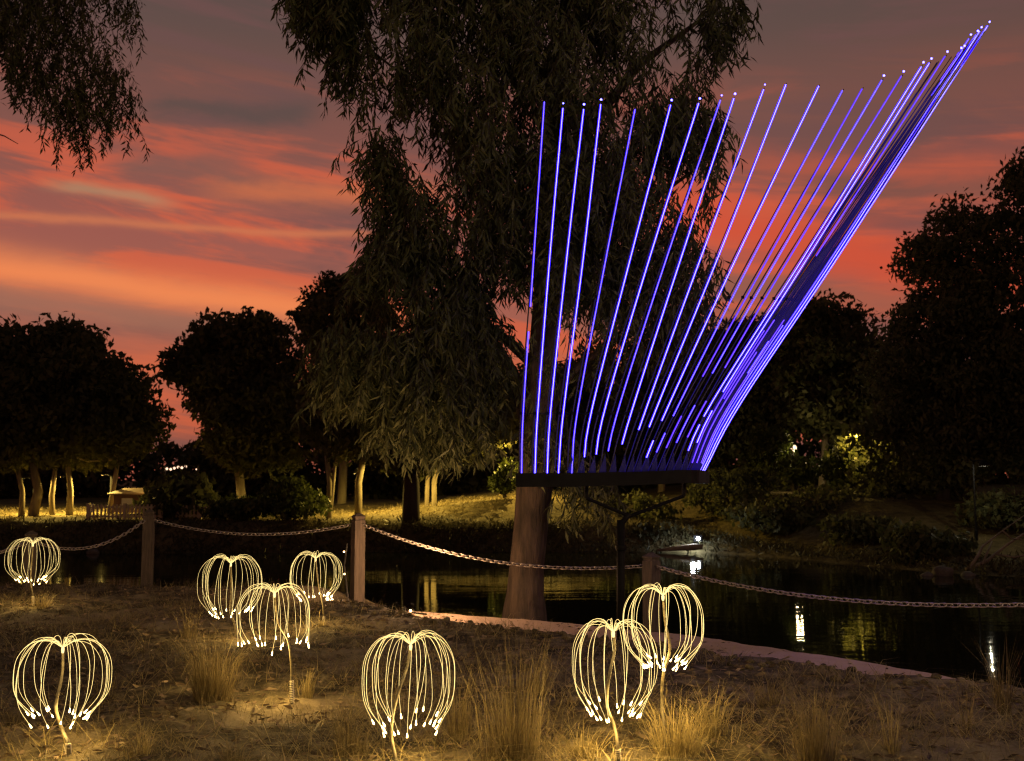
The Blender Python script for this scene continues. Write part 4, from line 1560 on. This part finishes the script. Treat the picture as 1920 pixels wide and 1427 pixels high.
def tussock(label, px, py, wpx, hpx, n, mat='dry_grass', lean=.35, name='grass_tussock'):
    c = gp(px, py, 0.03)
    z = nh(c.x, c.y)
    R = wpx / 2 / F_PX * c.y
    H = hpx / F_PX * c.y
    n = int(n * 1.5)
    root_r = R * .38
    a = RNG.uniform(0, 2 * np.pi, n)
    u = np.sqrt(RNG.uniform(0, 1, n))
    r = root_r * u * (1 + .3 * np.sin(3 * a + px))
    P = np.stack([c.x + r * np.cos(a), c.y + r * np.sin(a), np.zeros(n)], 1)
    P[:, 2] = near_h(P[:, 0], P[:, 1]) - .01
    L = H * (.16 + .92 * RNG.uniform(0, 1, n) ** 1.7)
    ln = lean * (.25 + 1.2 * u * RNG.uniform(.3, 1.5, n)) + .08 * np.abs(RNG.normal(size=n))
    stray = RNG.uniform(0, 1, n) < .10
    ln[stray] += RNG.uniform(.2, .9, stray.sum())
    v, f = blades(P, L, ln, RNG.uniform(.0011, .0024, n) * (c.y / 6) ** .5, an=a + RNG.normal(0, .7, n))
    o = mesh_obj(name, v, f, M[mat], None, False, loc=(c.x, c.y, z))
    tag(o, label, 'grass tuft', 'dry grass tufts among the flower lamps')


TU = [
    ('big brown grass tuft below the three grouped flower lamps', 396, 1315, 170, 150, 520, 'brown_grass', .30),
    ('golden grass tuft at the bottom edge right of the lower left flower lamp', 262, 1424, 90, 75, 130, 'dry_grass', .45),
    ('tall sparse grass stand right of the bottom centre flower lamp', 965, 1430, 250, 260, 360, 'brown_grass', .12),
    ('bright golden grass tuft around the stem of the tall flower lamp', 1265, 1400, 190, 130, 330, 'dry_grass', .42),
    ('golden grass tuft right of the tall flower lamp', 1335, 1375, 110, 120, 150, 'dry_grass', .35),
    ('tall feathery grass tuft at the lower right with dense base', 1530, 1425, 130, 190, 380, 'brown_grass', .22),
    ('thin grass tuft between the lower right tuft and the right edge', 1672, 1400, 70, 130, 60, 'dry_grass', .22),
    ('grass tuft growing up beside the right edge over the path', 1880, 1330, 70, 150, 110, 'brown_grass', .16),
    ('thin upright grass tuft at the right beside the path edge', 1812, 1370, 60, 120, 50, 'brown_grass', .18),
    ('small orange grass tuft at the foot of the wide drooping flower lamp', 575, 1290, 60, 66, 80, 'dry_grass', .35),
    ('low grass tuft at the foot of the far left flower lamp', 80, 1143, 70, 36, 110, 'dry_grass', .5),
    ('low grass at the foot of the round flower lamp near the corner post', 600, 1178, 50, 24, 70, 'dry_grass', .5),
    ('brown grass tuft left of the bottom centre flower lamp', 655, 1400, 150, 110, 200, 'brown_grass', .25),
    ('loose brown grass right behind the bottom centre flower lamp', 860, 1380, 120, 150, 150, 'brown_grass', .16),
    ('grass tuft in front of the large flower lamp by the sculpture', 1095, 1420, 120, 90, 150, 'dry_grass', .4),
    ('low brown grass left of the lower left flower lamp', 30, 1350, 100, 60, 120, 'brown_grass', .4),
    ('low grass tuft in the dirt above the tall sparse stand', 1010, 1290, 90, 100, 90, 'brown_grass', .25),
    ('small grass tuft behind the lower right tuft', 1440, 1330, 110, 80, 110, 'brown_grass', .35),
    ('small dry tuft left of the overlapping flower lamps', 352, 1190, 60, 80, 60, 'brown_grass', .3),
    ('leaning dry grass at the bottom edge left of the centre', 440, 1420, 110, 70, 100, 'brown_grass', .4),
    ('low dry grass tuft right of the lower left flower lamp', 200, 1300, 80, 70, 60, 'brown_grass', .35),
]
for t in TU:
    tussock(*t)


def scatter(name, label, n, x0, x1, y0, y1, L0, L1, lean0, lean1, w, mat, seed):
    x, y = RNG.uniform(x0, x1, n * 5), y0 + (y1 - y0) * RNG.uniform(0, 1, n * 5) ** 1.4
    dx, dy = x - P0[0], y - P0[1]
    s = dx * PN[0] + dy * PN[1]
    k = dx * PT[0] + dy * PT[1]
    ok = ((s > PATH_W + .1) | (k < -.5)) & (y < 15.3) & (np.abs(x) < y * .52 + .5)
    cl = fnoise(x, y, 1.3, 3, seed) + .25 * RNG.normal(size=len(x))
    ok &= cl > .10
    x, y = x[ok][:n], y[ok][:n]
    P = np.stack([x, y, near_h(x, y) - .004], 1)
    v, f = blades(P, RNG.uniform(L0, L1, len(x)), RNG.uniform(lean0, lean1, len(x)), RNG.uniform(.5, 1.2, len(x)) * w)
    o = mesh_obj(name, v, f, M[mat])
    tag(o, label, kind='stuff')


scatter('dry_grass', 'short dry grass scattered over the dirt', 16000, -8, 6, 4.8, 15, .03, .14, .3, 1.5, .0017, 'brown_grass', 3)
scatter('straw', 'fallen straw and grass stalks lying on the dirt', 13000, -8, 6, 4.8, 15, .05, .24, 1.5, 2.2, .0022, 'dry_grass', 7)

# leaf litter and bark chips
n = 17000
x, y = RNG.uniform(-8, 6, n), 4.8 + 10 * RNG.uniform(0, 1, n) ** 1.3
dx, dy = x - P0[0], y - P0[1]
s = dx * PN[0] + dy * PN[1]
k = dx * PT[0] + dy * PT[1]
ok = ((s > PATH_W - .05) | (k < -.5)) & (np.abs(x) < y * .52 + .5)
x, y = x[ok], y[ok]
P = np.stack([x, y, near_h(x, y) + .012], 1)
D = unit(RNG.normal(size=P.shape) * np.array((1, 1, .25)))
v, f = leaves(P, D, RNG.uniform(.03, .12, len(x)), RNG.uniform(.010, .030, len(x)))
lt = mesh_obj('leaf_litter', v, f, M['litter'])
tag(lt, 'brown fallen leaves and bark chips on the dirt', kind='stuff')

# a few twigs and leaves blown onto the path
n = 1300
k = RNG.uniform(-.5, 11, n)
s = far_edge(k) + RNG.uniform(0, 1, n) ** .6 * (PATH_W - far_edge(k))
x, y = P0[0] + PT[0] * k + PN[0] * s, P0[1] + PT[1] * k + PN[1] * s
P = np.stack([x, y, np.full(n, -.250)], 1)
D = unit(RNG.normal(size=P.shape) * np.array((1, 1, .12)))
v, f = leaves(P, D, RNG.uniform(.02, .11, n), RNG.uniform(.006, .022, n))
lt = mesh_obj('leaf_litter', v, f, M['litter'])
tag(lt, 'dry leaves and twigs blown onto the pink path', kind='stuff')

# small clods of earth along the path edge
mb = MB()
for i in range(260):
    kk = random.uniform(.3, 12)
    q = P0 + PT * kk + PN * (PATH_W + random.uniform(-.12, .5))
    r = random.uniform(.012, .045)
    zz = nh(q[0], q[1])
    b0 = len(mb.v)
    mb.ball((0, 0, 0), r, 6, 4, .7)
    for j in range(b0, len(mb.v)):
        p = Vector(mb.v[j])
        p *= 1 + .5 * mnoise.noise(p * 40 + Vector((i, 0, 0)))
        mb.v[j] = (q[0] + p.x, q[1] + p.y, zz + p.z + r * .2)
o = mb.build('clods', M['dirt'], None)
tag(o, 'small clods of earth along the edge of the pink path', kind='stuff')
